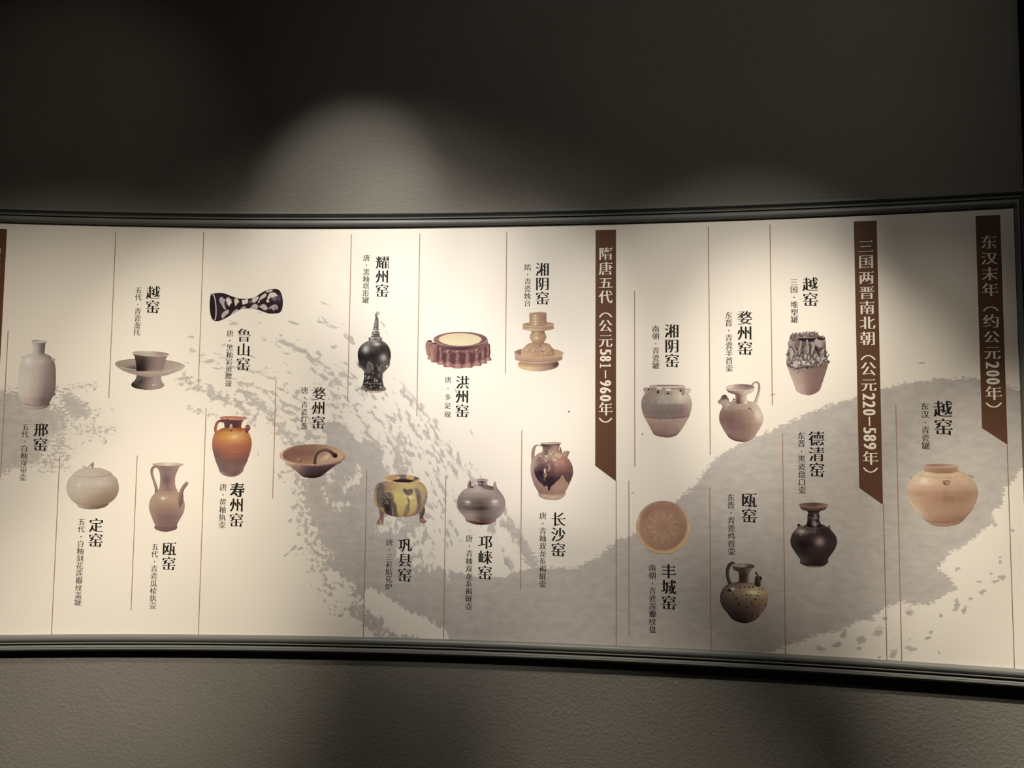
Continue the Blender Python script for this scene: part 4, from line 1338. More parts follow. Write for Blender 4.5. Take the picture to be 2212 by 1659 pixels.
p.ring(548, 133, 25, 20, 9, '5c554f', add=True)
p.glow(455, 530, 16, 14, 'e0d8d0', .9)
p.glow(480, 462, 12, 12, 'e8e0d8', .9)
p.grain(.1).done('picture of a glossy black pagoda-shaped jar with a spired lid and petal base')

# ---- many-footed inkstone
p = Pic((910, 700, 1070, 810), 2212, (110, 225, 2095, 1335), 'fdf8e6')
p.poly([(240, 900), (300, 760), (500, 560), (1200, 640), (1900, 540), (2030, 640), (2060, 900), (1920, 1060), (1500, 1190), (1000, 1210), (500, 1130), (280, 1040)], '644048', noise=.3, nsc=3)
fx = [(265, 690, 940, 1060, 75), (400, 800, 1010, 1130, 100), (590, 690, 1090, 1215, 112), (810, 770, 1130, 1290, 142), (1095, 780, 1160, 1325, 152), (1390, 770, 1150, 1305, 150), (1665, 740, 1110, 1250, 130), (1850, 670, 1060, 1180, 115), (2000, 600, 1000, 1095, 92)]
for i, (cx, t_, n_, b_, w_) in enumerate(fx):
    p.body([(t_, cx - w_ * .55, cx + w_ * .55), (t_ + 60, cx - w_ * .7, cx + w_ * .62), (t_ + 150, cx - w_ * .5, cx + w_ * .5), (n_ - 90, cx - w_ * .62, cx + w_ * .6), (n_ - 20, cx - w_ * .6, cx + w_ * .62), (b_ - 60, cx - w_ * .95, cx + w_ * .95), (b_ - 25, cx - w_ * 1.05, cx + w_ * 1.05), (b_, cx - w_ * .6, cx + w_ * .65)],
           [(t_, ['6c3f44', 'b08078', '8a5c58', '643a40']), (t_ + 150, ['6c4044', 'ac7c72', 'a07068', '5c343c']), (n_ - 60, ['744a48', 'b4857a', '8c5e5a', '5f3840']), (b_ - 80, ['8a5c58', 'c8988a', 'c09080', '7c504e']), (b_, ['945f56', 'c89484', 'c08c7c', '845450'])], noise=.35, nsc=3, seed=i + 3)
    for q in (n_ - 80, n_ - 40, n_):
        p.line([(cx - w_ * .55, q - 8), (cx, q + 6), (cx + w_ * .55, q - 8)], 10, '643a40', .6, clip=True)
    p.glow(cx - w_ * .2, t_ + 35, w_ * .3, 24, 'e0b8a8', .7)
    p.glow(cx + w_ * .15, t_ + 75, w_ * .22, 22, '4c2830', .7)
for cx in (700, 955, 1240, 1520, 1760):
    p.line([(cx - 40, 840), (cx, 800), (cx + 40, 850)], 40, 'a47a70', .9)
p.poly([(525, 600), (1000, 700), (1500, 690), (1970, 560), (1990, 640), (1850, 720), (1400, 800), (1000, 800), (700, 750), (540, 680)], '8a6060', noise=.3, nsc=3)
p.ell(1165, 455, 805, 222, '8a6462', -0.5, cols=(['a47a74', '946a64', '8a5c54', '8a625e', '946a70'], ['a07870', '8a5c54', '84564c', '7c544c', '6c4c48']))
p.poly([(368, 470), (480, 575), (700, 635), (1000, 665), (1300, 665), (1600, 630), (1850, 545), (1968, 450), (1980, 560), (1850, 650), (1600, 720), (1300, 770), (1000, 765), (700, 715), (520, 650), (400, 570)], None, rows=[(480, ['a47c78', 'a87c74', '7c5254', '7a5054', '8c6468', 'a08080']), (760, ['8a5f5c', '744a4c', '583840', '54343e', '6c4a50', '7a585c'])])
p.ring(1165, 455, 795, 214, 16, 'cfa8a0', -.5, .9, 5, 185)
p.ring(1165, 455, 800, 220, 10, 'b08c84', -.5, .8, 185, 355)
p.line([(560, 690), (800, 740), (1100, 765), (1400, 750)], 22, '4c2c38', .6, clip=True)
p.ell(1162, 462, 640, 192, 'f6e6b4', .3, cols=(['f4e2b4', 'f4deb4', 'f6e4b8'], ['faf0bc', 'faf0c0', 'f8ecb8']))
p.ring(1162, 462, 645, 197, 12, '7a4e44', .3, .75, 10, 170)
for (cx, t_, b_, rx, fill) in [(250, 510, 940, 78, 'a87870'), (400, 585, 1150, 88, 'b08476')]:
    p.body([(t_, cx - rx, cx + rx), (t_ + 90, cx - rx * 1.55, cx + rx * 1.3), (t_ + 200, cx - rx * 1.62, cx + rx * 1.35), (t_ + 300, cx - rx * 1.4, cx + rx * 1.1), (b_ - 90, cx - rx * 1.2, cx + rx), (b_ - 30, cx - rx * 1.3, cx + rx * 1.1), (b_, cx - rx * .7, cx + rx * .7)],
           [(t_, ['8c605a', 'b48c82', 'a87c74', '6a4044']), (t_ + 200, ['c0987c', 'b08476', '9c6c64', '643c42']), (b_, ['c49c90', 'b48678', '98685e', '704648'])], noise=.2, nsc=3)
    p.ell(cx, t_, rx, 28, '5a3034')
    p.ring(cx, t_ + 2, rx * 1.08, 34, 12, 'd0a89c')
p.grain(.05).done('picture of a round many-footed inkstone with a cream disc on top')

# ---- candlestick
p = Pic((1095, 665, 1235, 815), 1548, (170, 98, 1350, 1515), 'd8cab2')
p.body([(1290, 300, 1220), (1320, 272, 1236), (1355, 262, 1240), (1390, 268, 1222), (1425, 305, 1180), (1458, 375, 1100), (1482, 460, 1010), (1500, 570, 900), (1512, 700, 790)],
       [(1300, ['b08c64', 'a88460', 'a08060', '8c6a54', '4c342c']), (1400, ['d2a870', 'd4b07c', 'c49c78', 'a88068', '74544a']), (1500, ['c89c68', 'd0a874', 'c09874', 'b08c70', 'a88468'])], sag=50, noise=.08)
p.glow(1160, 1380, 60, 40, '54382e', .7)
p.body([(1060, 178, 1350), (1120, 188, 1335), (1160, 200, 1320), (1200, 180, 1330), (1230, 205, 1315), (1265, 280, 1245), (1300, 420, 1120), (1325, 560, 980)],
       [(1060, ['b48e74', 'b8926c', 'bc966e', 'b08a6c', 'b08a68']), (1180, ['b89478', 'b48c70', 'b08c70', 'a88068', 'a07c5c']), (1230, ['a07c60', 'a07c60', 'a88468', '9c785c', '8c6a50']), (1260, ['c4a078', 'cca880', 'd2b088', 'c09c74', 'b08c68']), (1320, ['9a7658', '9a7658', 'a07c60', '8c6a50', '8a6850'])], sag=60)
p.ell(762, 1075, 585, 122, 'a07c60', 1.0, cols=(['8c6a58', '94705c', 'a8845f', 'b48e68', 'b8926c'], ['a8846c', 'b08c6c', 'b48e70', 'b48e6c', 'bc9870']))
p.ring(762, 1075, 575, 116, 16, 'd4ae84', 1.0, .9, 0, 180)
p.ring(762, 1075, 575, 116, 10, 'c09a74', 1.0, .7, 180, 360)
p.glow(290, 1070, 70, 45, '6c4c3e', .6)
p.poly([(345, 1080), (350, 1020), (420, 930), (520, 850), (640, 830), (860, 830), (1000, 860), (1060, 930), (1120, 1000), (1130, 1110), (1120, 1160), (980, 1180), (800, 1192), (600, 1190), (420, 1165), (350, 1130)], None,
       rows=[(840, ['a07c5c', 'b08c68', 'a07a60', 'b08c68', '8c6a4c']), (1000, ['c09c78', 'b89068', 'b48c70', 'c09a70', '8c6848']), (1180, ['c8a078', 'c49a70', 'b89070', 'b08c68', 'a88460'])], noise=.12, nsc=3)
for i in range(16):
    x = 400 + i * 47
    p.line([(x, 1050), (x + 6, 1110), (x + 2, 1180)], 7, '8a6648', .45, clip=True)
for (x, y, r) in [(470, 1000, 70), (610, 1010, 72), (560, 930, 60), (740, 1040, 38), (870, 990, 68), (1010, 980, 66), (930, 1090, 60), (800, 1110, 55), (1060, 1080, 50), (740, 900, 55), (880, 880, 50), (980, 900, 60)]:
    p.ring(x, y, r, r * .75, 9, '84603f', op=.65, t0=0, t1=190, clip=True)
    p.ring(x, y - 8, r * .7, r * .5, 6, '8c6a4a', op=.5, t0=10, t1=180, clip=True)
    p.glow(x, y + r * .3, r * .5, r * .3, 'd4b088', .55)
p.glow(850, 1040, 40, 14, '54382a', .7, -15)
p.glow(800, 910, 22, 30, '5c3e30', .7)
p.glow(890, 850, 60, 16, '5c4232', .7, 10)
p.body([(540, 570, 905), (580, 592, 900), (620, 565, 918), (670, 552, 938), (720, 550, 940), (770, 572, 918), (810, 600, 890), (850, 612, 862)],
       [(550, ['9c7a58', 'a08060', '9c7a5c', '8c6a50', '7a5a44']), (650, ['a88860', 'b89a70', 'b49068', 'a8805c', '9a7450']), (740, ['b49468', 'b8986c', 'b48e6c', 'a87e5c', '9a7450']), (840, ['a08058', 'a48058', '9c7850', '9c7450', '94704c'])], sag=10)
p.glow(705, 720, 30, 24, 'f0dcb4', .9)
p.glow(700, 610, 30, 18, 'dcc498', .8)
p.body([(395, 368, 1130), (420, 380, 1118), (450, 385, 1110), (475, 375, 1125), (495, 375, 1128), (520, 420, 1050), (545, 560, 920), (556, 620, 860)],
       [(400, ['b89468', 'b8946c', 'b08c68', 'a88464', 'b08c6c']), (460, ['a8885c', 'b8986c', 'b08c6c', 'a07c60', '9c7860']), (500, ['b8946c', 'd8b88c', 'c8a478', 'b08c6c', 'a8846c']), (545, ['9c7a58', 'a88460', 'a88464', '94705c', '9a7860'])], sag=30)
p.ell(750, 395, 380, 58, 'a07c60', -1.5, cols=(['a8846c', '8c6850', '8c6850', 'a07c60', 'b89470'], ['b08c6c', 'b08c6c', 'b08c6c', 'b08c6c', 'b8926c']))
p.ring(750, 395, 372, 54, 12, 'd0aa80', -1.5, .9, 0, 180)
p.body([(115, 560, 935), (140, 545, 945), (170, 530, 945), (205, 540, 942), (240, 535, 948), (275, 540, 945), (310, 532, 950), (345, 535, 955), (385, 532, 962), (415, 560, 900), (440, 620, 850)],
       [(130, ['a08060', 'b0906c', 'a88468', '9a745c', '946c58']), (260, ['a88864', 'b8966c', 'b08c6c', 'a07a60', '946c58']), (420, ['b08c68', 'b89870', 'b08c70', 'a8805f', 'a07858'])], sag=10)
for y in (205, 275, 345, 400):
    p.line([(538, y), (700, y + 14), (860, y + 10), (946, y - 4)], 9, '84644a', .5, clip=True)
for y in (195, 260, 330, 395):
    p.glow(678, y, 36, 20, 'ecd8ac', .85)
p.ell(748, 128, 195, 26, 'a48660', -3, cols=(['a08058', 'ac8c64', 'b8946c'], ['9a7a54', '8c6c4c', '9c7858']))
p.ring(748, 128, 192, 24, 8, 'd0b080', -3, .8)
p.grain(.05).done('picture of a yellow-tan candlestick rising from a carved mound in a dish')

# ---- three-colour tripod censer
p = Pic((795, 1010, 935, 1145), 1720, (150, 175, 1590, 1525), 'c3baa4')
p.line([(1420, 1080), (1430, 1180), (1410, 1290), (1420, 1380), (1450, 1440)], [170, 150, 100, 110, 80], ['5c4c40', '5c5040', '4c3c34', '6a4c40', '8c6250'], edge=('94705c', '3c2c28'))
p.poly([(1370, 1380), (1440, 1350), (1520, 1390), (1548, 1430), (1520, 1470), (1430, 1478), (1380, 1450)], '8c6250', noise=.2)
p.line([(370, 1080), (375, 1180), (375, 1280), (350, 1380), (310, 1470)], [160, 140, 110, 100, 90], ['7a6050', '7c6250', '6c5444', '7a5f4c', '7c5c4c'], edge=('5c463c', '947660'))
p.poly([(225, 1450), (290, 1370), (400, 1350), (410, 1430), (380, 1500), (300, 1520), (230, 1500)], '80604c', noise=.2)
p.line([(340, 1400), (320, 1450), (325, 1505)], 14, 'e4ccb0', .9)
p.line([(360, 1470), (362, 1505)], 10, 'd8c0a4', .8)
p.line([(330, 1300), (410, 1300)], 12, 'b8a490', .6)
p.body([(370, 420, 1330), (400, 300, 1420), (440, 245, 1470), (500, 208, 1520), (580, 170, 1558), (680, 152, 1580), (780, 152, 1575), (880, 165, 1555), (980, 195, 1520), (1060, 250, 1480), (1130, 340, 1440), (1180, 410, 1380), (1230, 480, 1300), (1270, 580, 1200), (1300, 720, 1040), (1306, 820, 930)],
       [(380, ['8c7460', '9c7c5c', 'b09060', 'b89c64', 'b49c64', '94785c']), (520, ['84705c', '8c7058', 'ac9058', 'b4a060', 'b0985c', 'a08860']), (700, ['988458', '94805c', 'b8a860', 'b8a864', 'b4a060', '94805c']), (900, ['a88c5c', '9c8450', 'b49c58', 'b8a464', 'b8a060', '846c54']), (1100, ['9c7c54', '8c7450', 'b09454', 'b09860', 'b09858', '84684c']), (1300, ['6c5040', '8c6848', 'a87c44', 'b08844', 'a07848', '6c5440'])], sag=30, noise=.06)
p.body([(420, 280, 400), (500, 250, 440), (600, 235, 430), (750, 225, 400), (900, 232, 390), (1000, 262, 400), (1060, 300, 410)], '62544c', clip=True, soft=30, noise=.2)
p.body([(660, 370, 660), (760, 350, 690), (900, 370, 700), (1000, 390, 760), (1100, 430, 762), (1200, 470, 775), (1290, 640, 800)], [(660, ['6c5c48', '4c4034', '5c5044', '9c8458']), (900, ['443830', '30241e', '4c4440', '806c4c']), (1100, ['382c28', '241a18', '54483f', '5a4c44']), (1290, ['443428', '483c34', '6a5848', '58483c'])], clip=True, soft=30, noise=.2)
p.line([(635, 1000), (650, 1130), (670, 1270)], [10, 24, 20], 'a89060', .8, clip=True, soft=14)
p.lumps([(360, 720), (440, 670), (560, 660), (640, 730), (640, 860), (560, 960), (460, 980), (380, 880)], 60, 8, 17, ['6c6048', '8c8060', '5c503c', '9c9070'], 7, dark='2c241c')
p.body([(540, 1210, 1320), (640, 1250, 1400), (760, 1280, 1425), (900, 1300, 1420), (1000, 1310, 1430), (1100, 1270, 1420), (1200, 1230, 1360)], [(540, ['8c785c', '7c6a58', '94845c']), (800, ['6c5c54', '64544c', '84745c']), (1200, ['8c7858', '6c5c50', '84704c'])], clip=True, soft=26, noise=.15)
p.body([(780, 1030, 1060), (860, 1050, 1100), (940, 1060, 1110), (1000, 1000, 1100), (1100, 975, 1100), (1200, 950, 1080), (1300, 930, 1020)], [(780, ['5c4c40', '5c4c40']), (1000, ['a08c5c', '64544c']), (1300, ['6a5a50', '8c7448'])], clip=True, soft=22, noise=.15)
p.lumps([(1480, 640), (1550, 700), (1570, 820), (1500, 980), (1470, 860), (1500, 740)], 22, 8, 18, ['8c7a5c', '6c5c50', 'a89468'], 8, dark='4c3c34')
p.lumps([(200, 540), (290, 430), (340, 420), (300, 500), (220, 570)], 12, 8, 16, ['6c6450', '5c5448', '8c8060'], 6, dark='3c342c')
p.poly([(925, 590), (970, 555), (1050, 590), (1120, 560), (1190, 590), (1190, 650), (1150, 720), (1060, 748), (980, 690), (930, 630)], '64504c', noise=.5, nsc=1.6)
p.ring(1060, 650, 130, 98, 8, 'd0c090', op=.5, t0=10, t1=200)
p.glow(1140, 790, 80, 50, 'd8cc98', .8)
p.line([(1080, 640), (1120, 690), (1090, 715)], 9, 'a89488', .7)
p.ell(905, 300, 482, 118, 'b89858', 3, cols=(['c0a468', 'b8a068', 'b89c60', 'c0a060', 'b49060'], ['b89c60', 'c0a464', 'c4a868', 'c0a468', 'b89c60']))
p.ell(905, 288, 415, 92, '9c8458', 3, cols=(['a89468', 'b08858', '84704f', '84745c', 'b89c60', '7c6454'], ['a08860', 'a07c4c', '3c2c28', '3c2c28', '8c6c4c', '5c443c']))
p.poly([(630, 230), (715, 205), (720, 300), (640, 340)], 'b4805c', op=.8, clip=True, soft=12)
p.poly([(740, 260), (790, 230), (850, 255), (830, 300), (720, 320)], 'c0aa70', op=.85, clip=True, soft=12)
p.poly([(780, 205), (860, 185), (1010, 180), (1010, 280), (860, 300), (850, 240)], '6c5c58', op=.9, clip=True, soft=14)
p.poly([(1015, 185), (1230, 210), (1200, 310), (1020, 290)], 'b89458', op=.9, clip=True, soft=14)
p.poly([(1240, 225), (1340, 260), (1330, 310), (1215, 320)], '64484a', op=.9, clip=True, soft=10)
p.ell(940, 355, 270, 42, '241618', 1)
p.ring(905, 300, 470, 108, 26, 'c8ac6c', 3, .8, 20, 170)
for a_, b_ in ((125, 118), (108, 104), (72, 60), (50, 44)):
    p.ring(905, 300, 470, 110, 24, '7a5c48', 3, .7, b_, a_)
p.grain(.07).done('picture of a yellow and brown streaked tripod censer on paw feet')

# ---- squat grey jar with two ears
p = Pic((975, 1020, 1105, 1145), 1725, (160, 175, 1560, 1515), 'e2d6be')
p.poly([(400, 1340), (430, 1400), (560, 1460), (720, 1498), (880, 1508), (1050, 1495), (1200, 1445), (1290, 1370), (1000, 1280), (600, 1280)], None,
       rows=[(1350, ['a07468', '7a4a40', '6a3c34', '8a5448', 'b4806c']), (1430, ['a0685c', '7c443a', '6a3028', '804c40', 'b48474']), (1505, ['604038', '402420', '201010', '5a3830', '9a7464'])], noise=.4, nsc=2)
p.body([(360, 700, 1000), (385, 640, 1100), (430, 520, 1240), (480, 400, 1330), (540, 320, 1380), (620, 250, 1450), (700, 200, 1500), (800, 170, 1540), (900, 162, 1550), (980, 175, 1545), (1060, 200, 1528), (1140, 250, 1490), (1220, 310, 1440), (1290, 375, 1360), (1340, 405, 1290), (1380, 520, 1220), (1405, 700, 1080), (1412, 820, 960)],
       [(380, ['a08c80', 'b8a498', 'bca698', 'a08c80', '84706a']), (500, ['a89484', 'bca89a', 'baa498', 'b09a8c', '8c7870']), (620, ['9c8878', 'a48e80', 'a08a7c', 'a6907f', '9a847a']), (760, ['8c7a6a', '8a786a', '74645a', '9a8478', 'a08a80']), (880, ['84726a', '7c6a5c', '5c4c44', '9a847a', 'a38d82']), (1000, ['7c6c60', '6c5c50', '3c302a', '8c7870', 'a8928a']), (1100, ['907c70', '94806f', '64564a', '8a776c', 'a8948a']), (1200, ['ac968a', 'a89084', '6c5c52', '84726a', 'a8948a']), (1300, ['b09a8e', '94806f', '5c5048', '6c5f56', '9a8478']), (1400, ['94806f', '7c6a5c', '4c4038', '5c5048', '8c7468'])], sag=40, noise=.08)
for y, c in ((900, 'a89488'), (945, 'b8a498'), (1060, '4a3e36'), (1100, '9c8c80'), (960, '4c4038')):
    p.line([(370, y), (560, y + 25), (760, y + 30), (980, y + 15)], 9, c, .45, clip=True, soft=10)
p.glow(470, 855, 75, 38, 'f0e2d2', .95, 8)
p.glow(1250, 840, 95, 55, 'f0e0d4', .9)
p.glow(1270, 945, 100, 22, 'd8c4b8', .7)
p.glow(450, 930, 70, 14, 'c4b2a4', .6)
p.poly([(740, 350), (860, 385), (1000, 375), (1120, 430), (1230, 490), (1150, 512), (960, 480), (820, 410)], '70604f', op=.85, clip=True, soft=14)
p.poly([(1000, 375), (1190, 440), (1200, 465), (1060, 410)], '241816', op=.9, clip=True)
p.poly([(550, 420), (650, 415), (600, 448), (560, 445)], '241816')
p.body([(215, 700, 1072), (250, 725, 1035), (290, 745, 1015), (320, 755, 1040), (350, 752, 1030), (380, 790, 980), (392, 860, 920)],
       [(215, ['a0846f', 'ac9488', '7c645c', '8c746a', '94786f']), (265, ['a08a80', '64504a', '3c2824', '7a645c', 'a88e84']), (310, ['94807a', 'a8948a', '6c5a50', 'b4a298', 'a89488']), (350, ['7a6860', '74645a', '4c3e38', '8c7a70', '94807a']), (390, ['5c4c44', '4c3e38', '4a3c36', '6a584f'])], sag=20)
p.ell(884, 215, 184, 34, 'a4887c', 2, cols=(['bca498', 'a88e84', '94786c', 'b09488', 'c0a498'], ['c8b0a4', 'b89c90', 'a8887c', 'c0a498', 'c0a498']))
p.ring(884, 218, 178, 32, 9, 'd8c0b4', 2, .8, 5, 175)
p.poly([(455, 415), (475, 340), (500, 275), (535, 235), (560, 280), (570, 360), (550, 430), (480, 445)], None, rows=[(240, ['8c6c64', '8c6c64', '4c302c']), (440, ['7a5f57', '94786c', '402c28'])])
p.poly([(1195, 460), (1200, 370), (1225, 290), (1255, 270), (1285, 310), (1290, 380), (1310, 470), (1250, 490)], None, rows=[(280, ['a08478', 'b49a8e', '8c7068']), (480, ['84685f', 'b89c90', '7a5f57'])])
p.grain(.05).done('picture of a squat grey-brown jar with a small neck and two upright ears')

# ---- brown-splashed ewer
p = Pic((1130, 940, 1250, 1090), 1327, (175, 160, 1200, 1555), 'e8dcc6')
p.line([(450, 255), (380, 240), (310, 250), (262, 320), (240, 420), (235, 530), (215, 640)], [30, 22, 40, 74, 80, 72, 30], ['6a4c48', '8a6c60', 'a88a7c', 'a08274', 'a48678', 'a08272'], edge=('8a6c60', 'b89c8c'))
p.body([(185, 415, 915), (230, 440, 880), (280, 460, 862), (330, 468, 860), (380, 462, 868), (420, 445, 885), (445, 430, 900)],
       [(190, ['7a6458', '6a524a', '6a4a48', '90705f', '8c6c60']), (260, ['7a6458', '64504a', '8a685c', 'a8826f', '947060']), (420, ['947c68', '7a6058', 'a8826f', 'b08c78', '9c7464'])])
p.poly([(440, 200), (470, 205), (640, 230), (880, 215), (850, 270), (835, 250), (740, 245), (660, 255), (640, 305), (610, 270), (470, 280)], '54403c', sm=False, op=.85, clip=True, soft=8)
p.poly([(370, 1350), (365, 1420), (410, 1480), (520, 1525), (680, 1548), (820, 1542), (930, 1500), (990, 1440), (1000, 1360), (700, 1330)], None,
       rows=[(1370, ['a88474', 'b8927c', 'b08a78', 'b8927c', 'b08a74']), (1440, ['b8947c', 'c8a484', 'b89480', 'c4a080', 'c09a80']), (1480, ['b08a74', 'c8a080', 'd4b490', 'c8a884', 'c09a80']), (1548, ['a07c64', 'b08c74', 'bc9c80', 'b0907c', 'a88470'])], noise=.1)
p.body([(400, 450, 900), (430, 380, 950), (480, 310, 1000), (540, 255, 1060), (600, 215, 1110), (680, 188, 1155), (760, 178, 1185), (850, 178, 1196), (940, 190, 1190), (1030, 212, 1162), (1120, 240, 1125), (1200, 272, 1085), (1280, 318, 1050), (1340, 355, 1012), (1370, 380, 990), (1395, 450, 930), (1415, 560, 840), (1420, 640, 760)],
       [(420, ['a88c70', 'b49474', 'b09474', 'bca080', 'b48e78', '94705f']), (600, ['b49c84', 'ac8c74', '9c7c70', 'b4887a', 'ac7c6c', '8c6458']), (800, ['b09484', 'ac8c7c', 'a88070', 'a88070', 'a47c6c', '84604f']), (1000, ['a08072', 'a8887a', 'a8826f', 'a87f6c', 'a88068', '8c685c']), (1200, ['947464', 'a07c6c', 'a88270', 'b08870', 'b48a74', 'a88070']), (1400, ['8c6c60', '94705f', '9a7464', 'a07a68', 'a07a68', 'a07a6c'])], sag=30, noise=.06)
p.poly([(290, 620), (400, 500), (460, 520), (620, 620), (700, 580), (820, 600), (900, 500), (940, 440), (1060, 560), (1130, 640), (1180, 780), (1190, 900), (1170, 1000), (1120, 1100), (1080, 1200), (1078, 1130), (1030, 1090), (1010, 1030), (970, 980), (935, 930), (900, 980), (860, 1050), (800, 1090), (740, 1150), (660, 1230), (640, 1300), (615, 1325), (592, 1300), (600, 1240), (560, 1210), (535, 1190), (520, 1230), (490, 1220), (460, 1160), (370, 1090), (320, 1010), (280, 920), (265, 840), (270, 720)], None, clip=True, sm=False, soft=10,
       rows=[(450, ['8c7468', '8a6c64', '8a6860', 'b48878', 'ac7c6c', '84605a']), (650, ['947c78', '845f5c', '8a645f', 'b0826f', 'ac7868', '845c54']), (820, ['64484c', '543a3c', '744c4c', '94685c', '8c5f54', '745048']), (930, ['402c34', '301c24', '5c3c40', '704c48', '6c4844', '6a463f']), (1050, ['241418', '40303a', '302028', '402c2c', '5c403a', '6c4840']), (1200, ['1c0c10', '2c2028', '34242c', '2c1c20', '5c403a', '7c5c50'])], noise=.22)
p.line([(265, 845), (285, 930), (330, 1020), (380, 1100), (470, 1170), (510, 1225)], 12, '1c0c0e', .8, clip=True)
p.line([(600, 1240), (700, 1200), (800, 1100), (860, 1045), (905, 965), (935, 925), (980, 985), (1020, 1060), (1080, 1120)], 11, '241214', .75, clip=True)
p.line([(618, 1240), (616, 1305)], [30, 42], '1a0a0c', 1)
p.line([(605, 680), (630, 780), (600, 870)], [20, 45, 20], 'c8a490', .7, clip=True, soft=14)
p.line([(520, 820), (522, 880)], 46, 'e4cab0', .9)
p.line([(520, 990), (515, 1080)], [60, 30], '94705f', .6, clip=True, soft=16)
p.ell(528, 945, 36, 46, 'd8bc84')
p.ell(522, 945, 20, 28, '5c3c2c')
p.glow(400, 870, 34, 30, '1a0e12', .7)
p.glow(735, 595, 24, 30, 'f4e4cc', .9)
p.glow(790, 600, 18, 20, 'f4e4cc', .85)
p.glow(795, 680, 26, 60, 'd4b098', .6)
p.glow(290, 720, 50, 80, 'c4a890', .5)
p.poly([(740, 450), (880, 440), (930, 470), (890, 540), (840, 545), (760, 500)], 'd0b48c', op=.8, clip=True, soft=14)
p.lumps([(480, 330), (560, 305), (640, 350), (720, 380), (740, 480), (800, 570), (700, 540), (640, 500), (660, 620), (560, 660), (480, 650), (430, 550), (410, 480), (470, 440), (500, 380)], 62, 9, 22, ['d8c0a4', 'b49c84', 'e4d0b4', '94786a'], 12, dark='4c3834')
p.glow(560, 400, 40, 26, '3c2828', .8)
p.glow(540, 450, 60, 18, '402c2c', .7)
p.lumps([(870, 280), (900, 300), (930, 390), (890, 400)], 8, 8, 16, ['8a6c60', '6a4c44'], 2, dark='3c2824')
p.ell(668, 190, 248, 24, 'b09484', -1, cols=(['a88c7c', 'd0b8a0', 'bca48c', 'b49888', 'a88c7c'], ['c0a490', 'd8c4ac', 'c8b098', 'bca090', 'b89c8c']))
p.ring(668, 190, 240, 20, 8, 'dcc8b0', -1, .8, 0, 180)
for dx, c in ((0, 'b49080'), (48, 'c09c8c'), (96, 'a07868')):
    p.line([(1010 + dx - 20, 395 + dx * .1), (965 + dx * .85, 455 + dx * .55)], [44, 40], c, 1)
p.line([(1050, 385), (1000, 470)], 10, '643c34', .9)
p.line([(1100, 400), (1045, 500)], 8, '643c34', .8)
p.line([(1010, 385), (1060, 375), (1115, 392)], 14, 'd8b8a4', .9)
p.grain(.06).done('picture of a tan ewer with a dark brown glaze splash and applied medallion')

# ---- grooved jar with lugs
p = Pic((1375, 820, 1505, 955), 1598, (125, 130, 1475, 1540), 'd3c1a3')
p.poly([(340, 180), (345, 230), (390, 300), (1230, 300), (1290, 240), (1280, 180), (1150, 150), (500, 150)], None, rows=[(170, ['a88a74', 'b49680', '94705f', '8c6a60', 'a08274', 'bca088']), (290, ['8c7060', '7a5c50', '785a50', '745650', '84685f', 'a88c74'])])
p.body([(255, 440, 1220), (290, 340, 1290), (340, 255, 1345), (400, 205, 1390), (460, 168, 1425), (540, 138, 1455), (620, 128, 1470), (700, 130, 1468), (780, 140, 1455), (860, 158, 1435), (940, 185, 1410), (1000, 212, 1390), (1060, 245, 1355), (1140, 290, 1310), (1220, 335, 1262), (1300, 375, 1210), (1370, 415, 1160), (1420, 440, 1120), (1460, 480, 1080), (1495, 560, 1020), (1520, 690, 940), (1535, 780, 860)],
       [(260, ['8c7860', '94806a', 'a08c70', 'a4927a', 'bca888', 'b8a080']), (420, ['907860', '94806a', 'a8947a', 'a8967c', 'c8b492', 'b8a080']), (560, ['8c7460', '8c7864', 'a0907a', 'a0907a', 'bca88a', 'b09878']), (660, ['846c5c', '84705f', '7c6c5c', '7c6c5c', '846c60', 'ac9078']), (800, ['846c5c', '806858', '786454', '74604f', '7a6054', 'a08068']), (930, ['8c7460', '806858', '786454', '7a6458', '785c52', '94785f']), (990, ['8c7460', '84685a', '846858', '80645a', '806458', '947460']), (1010, ['a8876e', 'a4826c', 'a0806a', 'a08270', 'a4846e', 'a88a72']), (1200, ['94745f', '987662', '96745f', '947462', '9a7a66', 'a4846e']), (1350, ['8a6858', '8c6858', '8a685a', '8c6c60', '906f60', '94745f']), (1470, ['745448', '744f4a', '7a5a50', '745650', '70544c', '70544c']), (1535, ['54382f', '54382f', '583c38', '543c38'])], sag=45, noise=.07)
rs = np.random.RandomState(2)
for k in range(26):
    x = 180 + k * 49
    t = (x - 800) / 680.0
    cv = 45 * math.sqrt(max(0, 1 - t * t))
    p.line([(x, 470 + rs.uniform(0, 60) + cv * .5), (x + 4, 585 + cv * .6)], 8, '7c6a58', .3, clip=True, soft=10)
    p.line([(x + 10, 690 + cv * .6), (x + 12, 860 + rs.uniform(0, 80))], 8, 'a08c78', .28, clip=True, soft=12)
    if k % 4 == 0:
        p.glow(x + 20, 580 + cv * .6, 18, 28, 'c8b49a', .6)
        p.glow(x + 50, 945 + cv * .3, 14, 24, 'b09c88', .5)
p.line([(150, 590), (400, 630), (700, 648), (1000, 640), (1250, 625), (1460, 585)], 6, '5c4c40', .7, add=False, clip=True)
p.line([(205, 975), (400, 1018), (650, 1035), (850, 1035), (1100, 1012), (1280, 985), (1400, 945)], 9, '4c342c', .8, add=False, clip=True)
for x in (600, 795, 975):
    p.line([(x, 1035), (x + 2, 1062)], [28, 6], '543a30', .8, clip=True)
p.line([(900, 1112), (1000, 1118), (1150, 1108)], 7, '7c5c4c', .5, clip=True)
p.glow(1080, 1360, 16, 12, '4c3428', .8)
